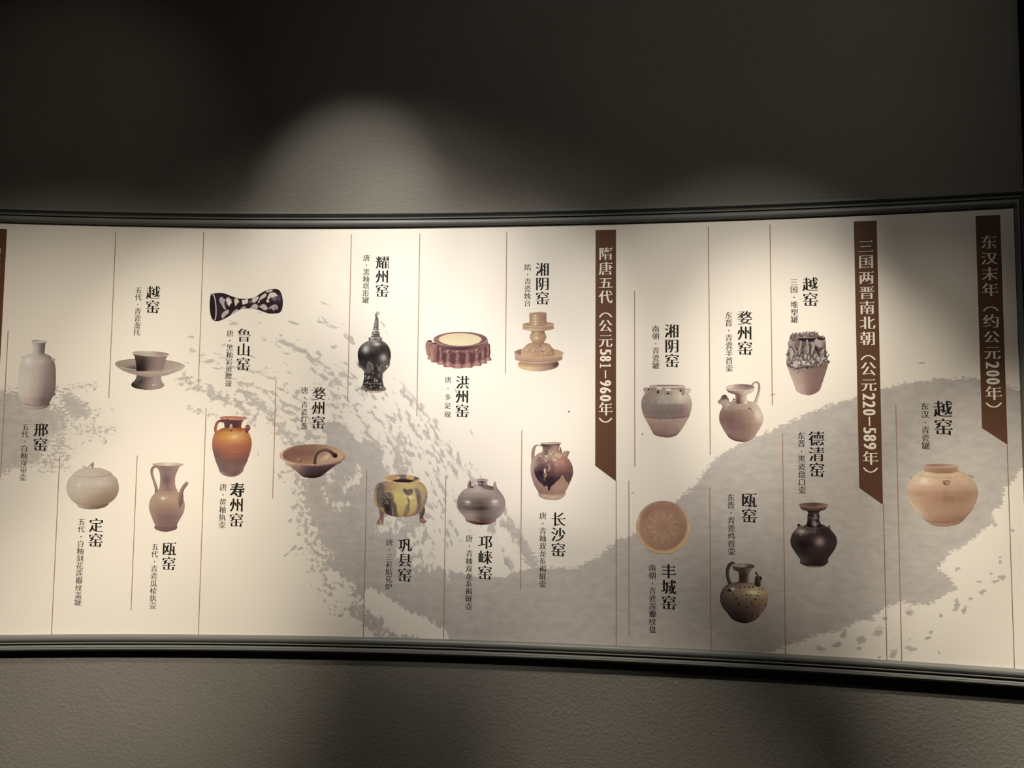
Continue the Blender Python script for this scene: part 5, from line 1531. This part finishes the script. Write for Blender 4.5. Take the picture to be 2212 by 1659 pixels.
p.ell(812, 176, 468, 40, 'b09480', 0.3, cols=(['b09480', 'b49884', 'c8ac94', 'c4a890', 'bca088'], ['bca08a', 'c0a48c', 'c8ac94', 'c8ac94', 'c8b098']))
p.ell(800, 158, 400, 18, '84685c', 0, cols=(['a88c78', '7c6054', '94745f', '745650'], ['a88c78', '84685c', '8c6c5c', '8c705f']))
p.ring(812, 178, 462, 36, 10, 'dcc4aa', 0.3, .85, 8, 172)


def lug(pts, c, hole=None, top=None):
    p.poly(pts, c, sm=False)
    if top:
        p.poly(top, 'd8c4a4', sm=False)
    if hole:
        p.ell(hole[0], hole[1], hole[2], hole[3], '34201c', hole[4])


lug([(500, 400), (520, 240), (650, 260), (700, 280), (690, 330), (655, 400), (620, 410), (610, 340), (560, 300), (550, 390), (490, 408)], '9c8474', (568, 335, 30, 42, 10), [(540, 210), (670, 210), (690, 262), (520, 245)])
lug([(745, 410), (770, 290), (925, 300), (935, 430), (880, 425), (860, 360), (820, 350), (800, 400), (770, 420)], '98806f', (832, 372, 30, 28, 0), [(775, 235), (905, 240), (925, 305), (772, 290)])
p.line([(1110, 280), (1160, 250), (1220, 280), (1245, 340), (1215, 395)], 44, ['a08874', '947c6a', '84685c', '6c5048'])
p.ell(1170, 300, 26, 34, '3a2420', 20)
lug([(170, 240), (240, 200), (345, 225), (385, 280), (320, 330), (270, 375), (215, 350)], 'a48c78', (318, 262, 22, 34, 20))
lug([(1310, 250), (1380, 215), (1448, 265), (1405, 370), (1360, 330)], 'c0a68c')
p.grain(.06).done('picture of a wide grey-green jar with square lugs and an unglazed lower half')

# ---- ram-headed ewer
p = Pic((1540, 815, 1660, 965), 1327, (115, 95, 1215, 1545), 'd9c6a8')
p.line([(935, 180), (975, 130), (1040, 112), (1095, 150), (1110, 240), (1090, 360), (1060, 470), (1020, 600)], [44, 44, 46, 48, 54, 62, 70, 90], ['94806c', 'ac9880', 'a89078', '947860', '94765f', 'a88c74', 'b8a084', 'b8a088'], edge=('7c6050', 'cdb79a'))
p.body([(560, 520, 830), (590, 400, 960), (620, 350, 1030), (660, 280, 1070), (720, 225, 1115), (780, 190, 1150), (860, 160, 1185), (940, 148, 1205), (1020, 152, 1205), (1080, 165, 1190), (1140, 195, 1165), (1200, 225, 1130), (1260, 258, 1095), (1320, 295, 1055), (1380, 335, 1020), (1430, 375, 985), (1470, 430, 940), (1500, 490, 890), (1525, 570, 830), (1545, 680, 760)],
       [(580, ['947c68', '9c8068', 'a08468', 'b09478', 'bca084']), (720, ['8c6c5c', '94745f', 'a08068', 'b0947a', 'c8b090']), (850, ['7a5c50', '785848', '846454', 'a48468', 'cdb898']), (1000, ['74564c', '704e44', '80604f', 'a08064', 'c8ac8c']), (1150, ['805f54', '745248', '7c5a4c', '947058', 'b4957a']), (1300, ['886858', '80604f', '846250', '8c6a58', 'a88c74']), (1430, ['644840', '7c5a4c', '845f50', '8a6656', 'a48470']), (1545, ['2c1814', '482c24', '5c3c34', '6c4a3c', '84685a'])], sag=30, noise=.06)
p.glow(1070, 900, 70, 130, 'd8c6a6', .8, -15)
p.line([(420, 745), (520, 780), (640, 792), (760, 785), (850, 770)], 9, '6a4a38', .85, add=False, clip=True)
p.body([(380, 505, 830), (420, 530, 812), (500, 540, 805), (580, 540, 815), (630, 540, 830)], [(380, ['7c5c50', '6c4c44', '8c705f', 'b0967c', 'b49c80']), (500, ['8c7060', '5c3f3a', '947660', 'bca184', 'c0a68a']), (630, ['7a5c4c', '4c302c', '8c6c54', 'b8a080', 'c0a688'])])
p.glow(785, 605, 24, 22, 'f4e4cc', .9)
p.body([(235, 308, 992), (290, 320, 985), (330, 345, 965), (370, 400, 900), (400, 520, 800), (412, 600, 720)],
       [(240, ['94786f', 'a08068', 'a88c74', 'c0a488', 'cdb498']), (330, ['6c4c4c', '805f54', 'a08070', 'c4a88c', 'c8ac90']), (405, ['5c3c3c', '5c3c38', '84645a', 'b09478', 'b89c80'])], sag=45)
p.ell(650, 245, 342, 86, 'a88c74', -1, cols=(['bca488', 'b89c80', '8c6c5f', '6c4c48', '6c4c44'], ['c8b090', 'b49878', 'a88c70', 'a08068', 'b09478']))
p.ring(650, 245, 335, 80, 11, 'd8c0a0', -1, .9, 0, 180)
p.ring(650, 245, 335, 80, 9, 'c0a48a', -1, .7, 180, 360)
p.glow(430, 228, 70, 12, 'e8dcc0', .9, -12)
p.poly([(120, 600), (130, 555), (180, 510), (210, 450), (270, 415), (320, 430), (350, 480), (385, 530), (375, 590), (345, 650), (350, 760), (240, 760), (225, 690), (190, 635), (140, 628)], None,
       rows=[(420, ['5c4840', '4c3a34', '54403a']), (500, ['8c7260', '6c564c', '64504a']), (600, ['84685a', 'a48c78', '94806f']), (760, ['7a5c50', '8c6c5c', 'a88c74'])], noise=.12, nsc=3)
p.line([(235, 505), (270, 492), (330, 495)], 15, '1c100e', .9)
p.ring(290, 480, 75, 60, 18, '3c2c28', op=.8, t0=180, t1=350)
p.line([(270, 560), (300, 540), (350, 580), (330, 630)], 30, 'b09a88', .7, clip=True)
p.glow(370, 655, 20, 16, 'e0c8b0', .9)
p.line([(480, 560), (490, 515), (520, 530)], 26, '7c6254')
p.line([(850, 770), (875, 735), (905, 765), (895, 800)], 24, '644c40', .9)
p.line([(900, 800), (940, 830), (970, 845)], 18, '8c705c', .8)
p.glow(880, 780, 14, 18, 'b8a898', .9)
p.glow(1020, 620, 20, 14, 'e8d8c0', .9)
p.grain(.05).done('picture of a pale brown ewer with a dish mouth, looped handle and ram-head spout')

# ---- jar heaped with applied figures
p = Pic((1685, 705, 1805, 860), 1284, (130, 120, 1150, 1590), 'f0e2c8')
p.body([(800, 150, 1110), (880, 150, 1105), (940, 168, 1095), (1000, 195, 1075), (1080, 222, 1050), (1160, 250, 1025), (1240, 285, 1000), (1320, 315, 972), (1400, 342, 945), (1460, 362, 920), (1500, 395, 885), (1530, 440, 840), (1560, 500, 780), (1590, 610, 690)],
       [(880, ['b09480', 'a88c7c', '8c7064', '846858', '846858']), (1000, ['c0a490', 'b49884', '947668', '886a5e', '886a5e']), (1200, ['cdb09c', 'bca08c', '9c7c70', '8a6a60', '8c6c60']), (1400, ['d2b5a4', 'c4a694', 'a08072', '8c6c60', '8c6c60']), (1590, ['c8a998', 'b8988a', '987a6c', '886860', '84645a'])], sag=30, noise=.04)
p.poly([(205, 330), (235, 260), (290, 195), (430, 190), (600, 165), (840, 160), (920, 225), (1040, 310), (1060, 480), (1070, 640), (1095, 760), (1080, 830), (900, 930), (640, 980), (400, 1000), (180, 920), (150, 760), (190, 560)], '64554b', noise=.3, nsc=3)
FC = ['b4a294', 'c0ac9e', '9c8a80', 'd0bcac', '8c7a70']
p.lumps([(200, 340), (1040, 340), (1070, 640), (1080, 820), (900, 900), (640, 940), (400, 960), (190, 900), (170, 720)], 70, 16, 38, ['8c7a70', '9c8a80', 'a8968a', '7a695f'], 31, dark='3c302a', hl=.3)
p.lumps([(240, 200), (420, 170), (560, 150), (780, 140), (900, 200), (860, 260), (640, 240), (400, 250)], 90, 9, 24, ['84736a', '6a5a52', '9c8a80', 'b09c90'], 21, dark='2c2420')
for x, y in ((290, 165), (350, 170), (390, 165), (455, 155), (540, 140), (620, 130), (680, 140), (740, 135), (800, 130), (860, 150), (240, 245), (260, 210), (960, 240), (990, 225), (1030, 260), (150, 650), (180, 610), (1060, 590), (1120, 660), (1085, 600), (1100, 700)):
    a = rs.uniform(0, 360)
    for k in range(5):
        t = math.radians(a + k * 72)
        p.line([(x, y), (x + 26 * math.cos(t), y + 26 * math.sin(t))], [12, 4], '74645a')
p.poly([(440, 270), (600, 262), (800, 275), (815, 300), (790, 340), (600, 345), (470, 330)], '1e1714')
p.line([(400, 245), (480, 262), (620, 266), (790, 262)], 18, 'b8a494')
p.ring(600, 215, 60, 22, 12, 'b09c8e')
# two little pots left and right
p.ell(290, 390, 118, 88, 'b09c8e', cols=(['c8b6a6', 'b8a496', '84726a'], ['a08c80', '94807a', '5c4c44']))
p.poly([(210, 300), (250, 250), (330, 250), (400, 300), (360, 340), (280, 345)], '64544c', noise=.5)
p.lumps([(230, 250), (400, 250), (400, 330), (230, 330)], 14, 10, 20, FC, 23)
p.poly([(790, 330), (830, 290), (870, 310), (1000, 320), (1045, 300), (1050, 390), (1020, 460), (930, 490), (840, 450), (800, 390)], None, rows=[(300, ['b8a494', 'b09c8c', '84736a']), (480, ['a08c80', 'b4a092', '6c5c54'])])
p.ell(945, 290, 85, 36, '3a2c28', 8)
p.ring(945, 298, 100, 44, 14, 'c0ac9c', 8, 1, 20, 190)
# figures
for pts, w, c in [([(480, 350), (460, 430), (440, 520), (440, 640)], [50, 80, 60, 50], ['a8968a', '94827a', 'a8968a', '8a786e']),
                  ([(620, 330), (610, 420), (605, 520), (600, 580)], [46, 60, 130, 140], ['b8a496', '84756a', '94857a', '84756a']),
                  ([(740, 390), (760, 470), (740, 560), (720, 650)], [60, 80, 60, 40], ['b8a696', 'a8968a', 'b4a294', '94827a']),
                  ([(240, 560), (260, 640), (230, 740)], [130, 100, 60], ['b0a094', 'c0b0a4', 'a8988c']),
                  ([(300, 480), (340, 560), (330, 640)], [60, 50, 30], ['9c8a80', '94827a', 'a8968a']),
                  ([(960, 600), (950, 660), (960, 740)], [130, 120, 90], ['94847a', '8c7a70', '94827a']),
                  ([(1000, 520), (960, 600)], [60, 90], ['b8a89c', '94847a']),
                  ([(385, 620), (340, 680), (300, 740)], [24, 22, 18], ['c8b8a8', 'b8a698', '94827a'])]:
    p.line([(a + 8, b + 10) for a, b in pts], [v + 10 for v in w], '2c221e', .6)
    p.line(pts, w, c, edge=('5c4c44', 'c8b6a6'))
p.line([(250, 470), (300, 540), (340, 610)], 16, '2c1e1a', .9)
p.line([(830, 500), (880, 620), (940, 770)], [60, 34, 14], '2a1e1a', .95)
p.line([(890, 560), (960, 530), (1000, 500)], 24, '382a26', .9)
p.line([(510, 430), (520, 620)], 20, '2c211d', .8)
p.line([(690, 420), (690, 680)], 18, '342824', .8)
p.lumps([(150, 700), (300, 740), (480, 700), (700, 700), (900, 720), (1080, 740), (1090, 850), (900, 860), (820, 930), (640, 900), (480, 880), (330, 930), (180, 900)], 88, 14, 34, FC, 25, dark='4a3c34')
p.poly([(300, 860), (350, 790), (440, 850), (400, 900), (430, 930), (330, 960), (290, 900)], 'c8b8aa', noise=.25, nsc=3)
p.lumps([(290, 940), (380, 940), (350, 1020), (290, 1010)], 6, 14, 26, ['94807a', '84736a'], 3, dark='5c4a42')
p.ell(592, 705, 44, 66, '5a4c42')
p.ell(588, 703, 36, 60, 'c0b4a0', cols=(['c8bca8', 'b8ac98'], ['a89c88', '8c8070']))
p.ell(550, 838, 42, 42, 'c8b8aa')
p.glow(540, 825, 20, 18, 'e8dccc', .8)
p.line([(400, 1065), (430, 1020), (500, 1000), (620, 985), (690, 960)], [36, 44, 40, 36, 30], ['84726a', '9a887e', 'a8958a', '84726a'], edge=('6c5a50', 'b8a496'))
p.line([(400, 940), (500, 920), (620, 900)], 24, '94827a', .9)
p.ell(1125, 820, 22, 36, '54463e')
p.grain(.07).done('picture of a tapering jar whose upper half is heaped with applied figures')

# ---- lotus dish
p = Pic((1365, 1070, 1500, 1205), 1659, (105, 140, 1570, 1560), 'a89b84')
p.ell(835, 850, 728, 706, '9c7a56', 20, cols=(['94745a', 'a48260', 'a8845c'], ['9c8058', 'a08258', 'a88c5c']))
p.ring(835, 850, 722, 700, 12, '6c4a38', 20, .8, 190, 290)
p.ring(835, 850, 722, 702, 12, '7c5a40', 20, .6, 40, 100)
p.ell(822, 815, 640, 655, '84604a', 15, soft=50, cols=(['805c4a', '84604a', '80604a'], ['8c6848', '845f44', '805c40']))
p.glow(1510, 850, 26, 110, 'b89c68', .8)
p.glow(170, 640, 40, 130, 'b09070', .6)
p.glow(1400, 560, 90, 180, '98744c', .5, -25)
p.glow(420, 500, 110, 200, '704a3c', .5, 35)
p.glow(820, 330, 380, 70, '744f40', .4)
p.ell(820, 850, 480, 480, '8a674a', op=.7, soft=80)
for k in range(12):
    a = math.radians(k * 30 - 88 + rs.uniform(-3, 3))
    ux, uy = math.cos(a), math.sin(a)
    wx, wy = -uy, ux
    tip = 475 if k % 2 == 0 else 450
    L_ = [(820 + ux * r + wx * w, 845 + uy * r + wy * w) for r, w in ((200, -25), (260, -62), (340, -88), (400, -66), (tip, 0), (400, 66), (340, 88), (260, 62), (200, 25))]
    p.poly(L_, '8f6c4e', op=.55, clip=True, soft=18)
    p.line(L_[1:5], [7, 10, 12, 9], '5f4030', .75, clip=True)
    p.line(L_[4:8], [9, 7, 6, 5], '6f4e3a', .55, clip=True)
    a2 = a + math.radians(15)
    x, y = 820 + 455 * math.cos(a2), 845 + 455 * math.sin(a2)
    p.line([(x - 30 * math.cos(a2) - 22 * math.sin(a2), y - 30 * math.sin(a2) + 22 * math.cos(a2)), (x, y), (x - 30 * math.cos(a2) + 22 * math.sin(a2), y - 30 * math.sin(a2) - 22 * math.cos(a2))], 10, '6a4836', .7, clip=True)
for k in range(7):
    a = k * .9
    p.ring(815 + 70 * math.cos(a), 800 + 80 * math.sin(a), 34, 30, 8, '745238', op=.5, clip=True)
    p.line([(820 + 100 * math.cos(a), 820 + 100 * math.sin(a)), (820 + 190 * math.cos(a), 830 + 190 * math.sin(a))], 6, '7a573e', .3, clip=True)
for x, y in ((1165, 770), (500, 695), (490, 1030), (945, 950), (885, 852), (1090, 240)):
    p.glow(x, y, 14, 14, '402818', .8)
p.line([(340, 1150), (430, 1240), (540, 1330)], 9, '6a4a34', .5, clip=True)
p.grain(.09, 1.8).done('picture of a round tan dish with an incised lotus flower')

# ---- spotted chicken-head ewer
p = Pic((1545, 1205, 1670, 1355), 1382, (110, 85, 1265, 1565), 'a0937f')
p.line([(455, 130), (410, 120), (345, 170), (305, 260), (292, 360), (305, 470), (340, 580), (370, 640)], [40, 60, 80, 86, 84, 80, 90, 110], ['2c2220', '30241f', '34281f', '3a2e28', '3c3028', '3a2e28', '382c28'], edge=('241a18', '5c4e42'))
p.body([(570, 520, 800), (600, 400, 960), (640, 280, 1080), (700, 210, 1150), (760, 165, 1205), (840, 130, 1238), (920, 115, 1252), (1000, 115, 1252), (1080, 130, 1240), (1140, 160, 1222), (1200, 190, 1195), (1260, 240, 1150), (1320, 290, 1100), (1370, 325, 1070), (1420, 365, 1025), (1460, 410, 980), (1500, 480, 920), (1535, 580, 830), (1560, 680, 740)],
       [(580, ['5c4a3e', '54423a', '70584a', '745c4a', '84745c']), (700, ['483c34', '74604c', '84684f', '94805c', '8c7858']), (800, ['443832', '705c48', '84704f', 'a8946c', '94785a']), (900, ['40342e', '5c4c3c', '746048', '8c7454', '8c6c4f']), (1000, ['3c3029', '4c3e34', '5c4a3c', '74583f', '846048']), (1150, ['382c28', '3f3029', '4c3a30', '5c4434', '745844']), (1350, ['30241f', '30221f', '38281f', '4c342a', '644c3c']), (1500, ['1c1210', '241614', '2a1a16', '382420', '4c3a30']), (1560, ['100a08', '180e0c', '20120f', '241614'])], sag=30, noise=.07)
p.glow(900, 820, 150, 45, 'c8b48c', .8, 10)
p.glow(980, 740, 90, 40, 'a8946c', .5, 20)
p.body([(280, 440, 890), (310, 520, 850), (350, 552, 826), (420, 566, 806), (500, 562, 800), (560, 555, 795), (605, 540, 790)], [(290, ['40342c', '3a2e28', '34281f', '4c4034', '70604f']), (450, ['34281f', '2c201c', '2a1f1c', '403429', '6c5c4c']), (600, ['40302a', '34241f', '30241f', '44382c', '74644f'])])
p.body([(190, 412, 940), (230, 420, 920), (260, 425, 885), (290, 445, 868), (315, 520, 840), (330, 560, 800)], [(190, ['4c4036', '44382f', '3c302a', '54473a', '74644f']), (320, ['3c302a', '382c26', '30241f', '4c4034', '6a5a48'])], sag=20)
p.ell(678, 190, 265, 52, '5c4e42', 1, cols=(['84735f', '6c5c4c', '8c7a64', '44382f', '34281f'], ['94826c', '84745f', '74644f', '4c3e34', '5c4c3f']))
p.ring(678, 190, 262, 50, 16, '1c1210', 1, .9, 5, 175)
p.ring(678, 188, 258, 46, 9, '2c1f1a', 1, .8, 250, 355)
p.glow(480, 120, 14, 14, 'b8a890', .9)
p.line([(970, 350), (1000, 400), (1015, 430)], [40, 36, 30], '2a1f1c')
p.body([(440, 960, 1090), (470, 944, 1110), (520, 942, 1100), (580, 942, 1080), (640, 942, 1082), (690, 980, 1080)], [(440, ['44362f', '3c302a', '3a2e28']), (560, ['2a1c1c', '30221f', '44362c']), (690, ['1c1212', '241816', '3f3028'])])
p.ell(1082, 485, 36, 40, '3a2a24')
p.ell(1092, 480, 16, 18, '0f0a08')
p.line([(1050, 470), (1035, 560)], 14, '64564a', .7)
p.poly([(380, 730), (410, 700), (450, 712), (480, 730), (440, 770), (410, 800), (385, 770)], 'a8947c', sm=False)
p.poly([(270, 790), (320, 745), (370, 770), (410, 815), (330, 800)], '18100e')
for x, y, r in [(485, 705, 14), (585, 705, 26), (705, 700, 24), (815, 703, 26), (905, 690, 30), (890, 560, 30), (430, 855, 26), (650, 915, 18), (748, 885, 28), (845, 898, 20), (805, 950, 20), (728, 972, 18), (500, 970, 32),
                (955, 990, 32), (870, 1090, 34), (1005, 900, 26), (1030, 830, 18), (1045, 750, 16), (1135, 745, 16), (560, 1105, 34), (755, 1175, 28), (655, 1220, 22), (260, 1110, 16), (625, 1320, 26), (765, 1328, 18),
                (880, 1390, 26), (1010, 1385, 20), (525, 1365, 22), (1200, 1105, 20), (1130, 1030, 14), (640, 835, 12), (695, 780, 10), (790, 780, 12), (185, 840, 18), (130, 920, 20), (1045, 930, 12), (350, 1190, 20), (210, 990, 16)]:
    p.glow(x, y, r * .85, r * .75, '1c100c', .85, p=4)
p.grain(.08).done('picture of a dark spotted ewer with a small chicken-head spout')

# ---- black dish-mouthed bottle
p = Pic((1695, 1075, 1825, 1235), 1348, (125, 105, 1175, 1565), 'b0a08a')
p.poly([(340, 1400), (350, 1460), (420, 1510), (540, 1550), (660, 1565), (780, 1555), (880, 1520), (945, 1470), (960, 1400), (650, 1350)], None, rows=[(1400, ['30241f', '241816', '1c1212', '241816', '34281f']), (1490, ['3a2c24', '241816', '1c1212', '241816', '4c3c30']), (1560, ['54443a', '745c48', '806850', '6c5440', '4c3c30'])], noise=.35, nsc=2)
p.poly([(285, 650), (290, 600), (320, 582), (360, 620), (370, 660)], '241a18')
p.poly([(930, 680), (960, 640), (1000, 620), (1018, 640), (1010, 690), (960, 712)], '54483c')
p.body([(600, 470, 850), (625, 400, 900), (650, 310, 930), (690, 262, 1000), (740, 220, 1050), (800, 175, 1100), (870, 145, 1148), (950, 128, 1172), (1020, 130, 1172), (1090, 152, 1150), (1150, 185, 1122), (1210, 225, 1085), (1270, 268, 1040), (1330, 310, 995), (1380, 342, 970), (1420, 350, 960), (1470, 352, 945), (1510, 440, 880), (1530, 560, 780)],
       [(610, ['5c5048', '44382f', '3a2e28', '34281f', '3a2e28']), (700, ['54463e', '504239', '40342c', '241a18', '30241f']), (850, ['34281f', '2c1f1c', '241818', '241818', '30241f']), (1000, ['34281f', '180e0e', '1c1212', '241818', '34282a']), (1150, ['30241f', '201616', '2c201f', '2a1e1c', '2c201f']), (1300, ['38302a', '30241f', '2a1e1c', '2a1e1c', '30241f']), (1400, ['4c4036', '34281f', '241816', '241816', '34281f']), (1530, ['241816', '1c1212', '1a1010', '201414'])], sag=40, noise=.12)
p.glow(380, 760, 90, 55, 'a08a78', .85, 8)
p.glow(350, 845, 18, 16, 'a89484', .7)
p.glow(785, 985, 100, 90, 'a88c7c', .95)
p.glow(780, 990, 170, 140, '5c4640', .5)
p.line([(440, 650), (500, 690), (620, 710), (760, 700), (860, 660)], 12, '0f0908', .8, clip=True)
p.line([(430, 620), (540, 670), (660, 690), (800, 680), (880, 640)], 9, '74685c', .7, clip=True)
for pts in ([(550, 710), (530, 760), (510, 785)], [(640, 710), (665, 760), (680, 800)], [(600, 730), (600, 790)], [(680, 710), (700, 770)]):
    p.line(pts, 16, '6c5c50', .7, clip=True)
p.body([(470, 512, 775), (520, 508, 780), (570, 495, 800), (610, 485, 830), (640, 490, 860), (665, 540, 800)], [(470, ['241a18', '241a18', '44362f', '241a18', '30241f']), (560, ['1c1212', '100a0a', '74645a', '201616', '241a18']), (660, ['100a0a', '0c0606', '3c302a', '180e0e', '1c1212'])], sag=10)
p.glow(690, 590, 30, 60, '8c7c6e', .8)
p.glow(742, 580, 14, 12, 'c8b4a0', .9)
p.body([(290, 500, 800), (320, 515, 778), (370, 522, 765), (400, 505, 782), (425, 512, 782), (460, 505, 780), (490, 515, 770)], [(290, ['241a18', '180e0e', '1c1414', '241a18']), (370, ['30241f', '2c201c', '4c3e38', '34281f']), (410, ['140c0c', '180e0e', '3c302c', '180e0e']), (450, ['1c1212', '241a18', '54483f', '241a18']), (490, ['241a18', '241a18', '4c3e36', '241a18'])], sag=6)
p.line([(512, 432), (640, 446), (780, 432)], 9, '8c7668', .8)
p.line([(512, 470), (640, 484), (775, 470)], 7, '6a584c', .8)
p.glow(685, 402, 24, 12, 'b09c8c', .9)
p.glow(680, 462, 24, 10, 'a08c7c', .9)
p.body([(160, 320, 970), (200, 342, 945), (240, 358, 925), (265, 385, 900), (285, 450, 840), (300, 520, 780)], [(170, ['4c3830', '543a32', '5c4038', '54392f', '6a5040']), (230, ['4c3830', '4c342c', '54382f', '4c342c', '543c30']), (300, ['241816', '1c1210', '1c1210', '1c1210', '2a1e1a'])], sag=25)
p.ell(645, 162, 326, 54, '4c362e', 0.5, cols=(['6a5040', '5c443a', '44302a', '54402f', '7c6450'], ['5c4438', '54392f', '4c342c', '6a5040', '846850']))
p.ring(645, 162, 318, 50, 12, '94745c', 0.5, .9, 0, 180)
p.ring(645, 162, 322, 52, 8, '6c5444', .5, .7, 180, 360)
p.grain(.08).done('picture of a black glazed bottle with a dished mouth and ringed neck')

# ---- buff jar (far right)
p = Pic((1945, 990, 2125, 1145), 1927, (140, 130, 1810, 1575), 'd6c8ae')
p.body([(280, 560, 1370), (300, 450, 1440), (340, 390, 1500), (400, 310, 1590), (460, 250, 1650), (520, 205, 1700), (600, 168, 1750), (700, 148, 1780), (780, 146, 1795), (860, 158, 1790), (940, 180, 1770), (1040, 225, 1735), (1140, 295, 1690), (1220, 370, 1640), (1300, 460, 1570), (1370, 530, 1505), (1430, 570, 1460), (1470, 620, 1410), (1510, 690, 1350), (1540, 760, 1250), (1572, 900, 1060)],
       [(300, ['cdb48c', 'd2b890', 'cca880', 'ccaa80', 'c8a680', 'bc9c78']), (420, ['d8bc94', 'dcc09a', 'ceac84', 'c4a07c', 'c8a680', 'b89a78']), (520, ['d4b894', 'dcbe9a', 'd2ac8a', 'c29c7a', 'c09a78', 'b89878']), (640, ['d0b490', 'cca482', 'bf9676', 'b49070', 'b08a6c', 'b09270']), (780, ['c8a480', 'ba8f6c', 'ac8464', 'a47c5c', '9c7658', 'a07c5c']), (900, ['ccaa88', 'bc9272', 'a87e5f', '98704f', '987254', 'a47e60']), (1050, ['d4b490', 'b88f6f', 'a88264', 'a07a5a', 'a07a5c', 'a88262']), (1200, ['d0b08c', 'b48b6c', 'a88466', 'a47e60', 'a27858', 'a07c5c']), (1380, ['b8907a', 'a8805f', '9c7458', '947054', '8c6a4f', '8c6c54']), (1440, ['a8805f', '9a7256', '94694f', '8a654c', '8c694f', '8c6c50']), (1480, ['ac866a', 'a07a5c', 'a27c60', 'a07a5c', '9a7458', '94705a']), (1570, ['8c664f', '7c543f', '744c3a', '7c5440', '84604a'])], sag=50, noise=.05)
p.glow(550, 520, 110, 60, 'ecd8b0', .85)
p.glow(1035, 880, 60, 120, '8a6846', .5)
p.glow(1160, 930, 60, 50, '8a6846', .5)
p.line([(400, 395), (600, 425), (800, 445), (1000, 452), (1250, 440), (1500, 405)], 14, 'ac8c64', .7, add=False, clip=True, soft=14)
p.line([(620, 1440), (800, 1462), (1000, 1468), (1250, 1455), (1440, 1425)], 8, '7c5c44', .7, add=False, clip=True)
p.line([(180, 900), (260, 1060), (380, 1200), (480, 1310)], 22, 'dcc29a', .7, clip=True, soft=18)
p.body([(170, 555, 1325), (200, 550, 1322), (260, 545, 1330), (300, 550, 1360), (320, 640, 1300), (350, 820, 1160)], [(180, ['bc947c', 'b08870', 'ac8468', 'ac8468', 'a8825f']), (260, ['b89070', 'a07a5c', '967056', '98704f', 'a88460']), (345, ['b48c6c', '946e52', '8c674a', '8e6a4c', 'a8845f'])], sag=20)
p.ell(940, 165, 380, 36, 'a88068', .6, cols=(['a47c64', '946c58', '9a7460', 'a88268', 'b8967c'], ['a07860', '946c58', 'a07860', 'b08a6c', 'bc9a7c']))
p.ring(940, 168, 374, 32, 8, 'd8b898', .6, .85, 10, 170)
p.ring(940, 162, 380, 34, 8, 'c4a484', .6, .7, 185, 355)
p.poly([(965, 560), (985, 520), (1130, 510), (1150, 560), (1130, 620), (1060, 635), (1000, 620)], '94704f', op=.8)
p.line([(985, 540), (1060, 520), (1130, 530)], 12, '5c3f28', .8)
p.ell(1030, 585, 26, 22, '6a442c')
p.line([(1040, 560), (1110, 565)], 12, 'd0ac84', .8)
p.poly([(205, 450), (215, 410), (260, 425), (270, 470), (240, 495)], 'b8988a')
p.poly([(1560, 395), (1620, 380), (1680, 400), (1690, 440), (1640, 440), (1600, 420)], 'b89c7c')
p.glow(1590, 396, 22, 12, '4c3828', .85, clip=False)
p.glow(1665, 430, 18, 18, '5c4432', .8, clip=False)
p.glow(645, 525, 14, 12, '84603c', .8)
p.glow(436, 515, 10, 10, '9c7850', .7)
p.glow(440, 830, 50, 24, 'a07848', .6)
p.grain(.04).done('picture of a wide buff jar with small loop lugs, at the right end of the board')
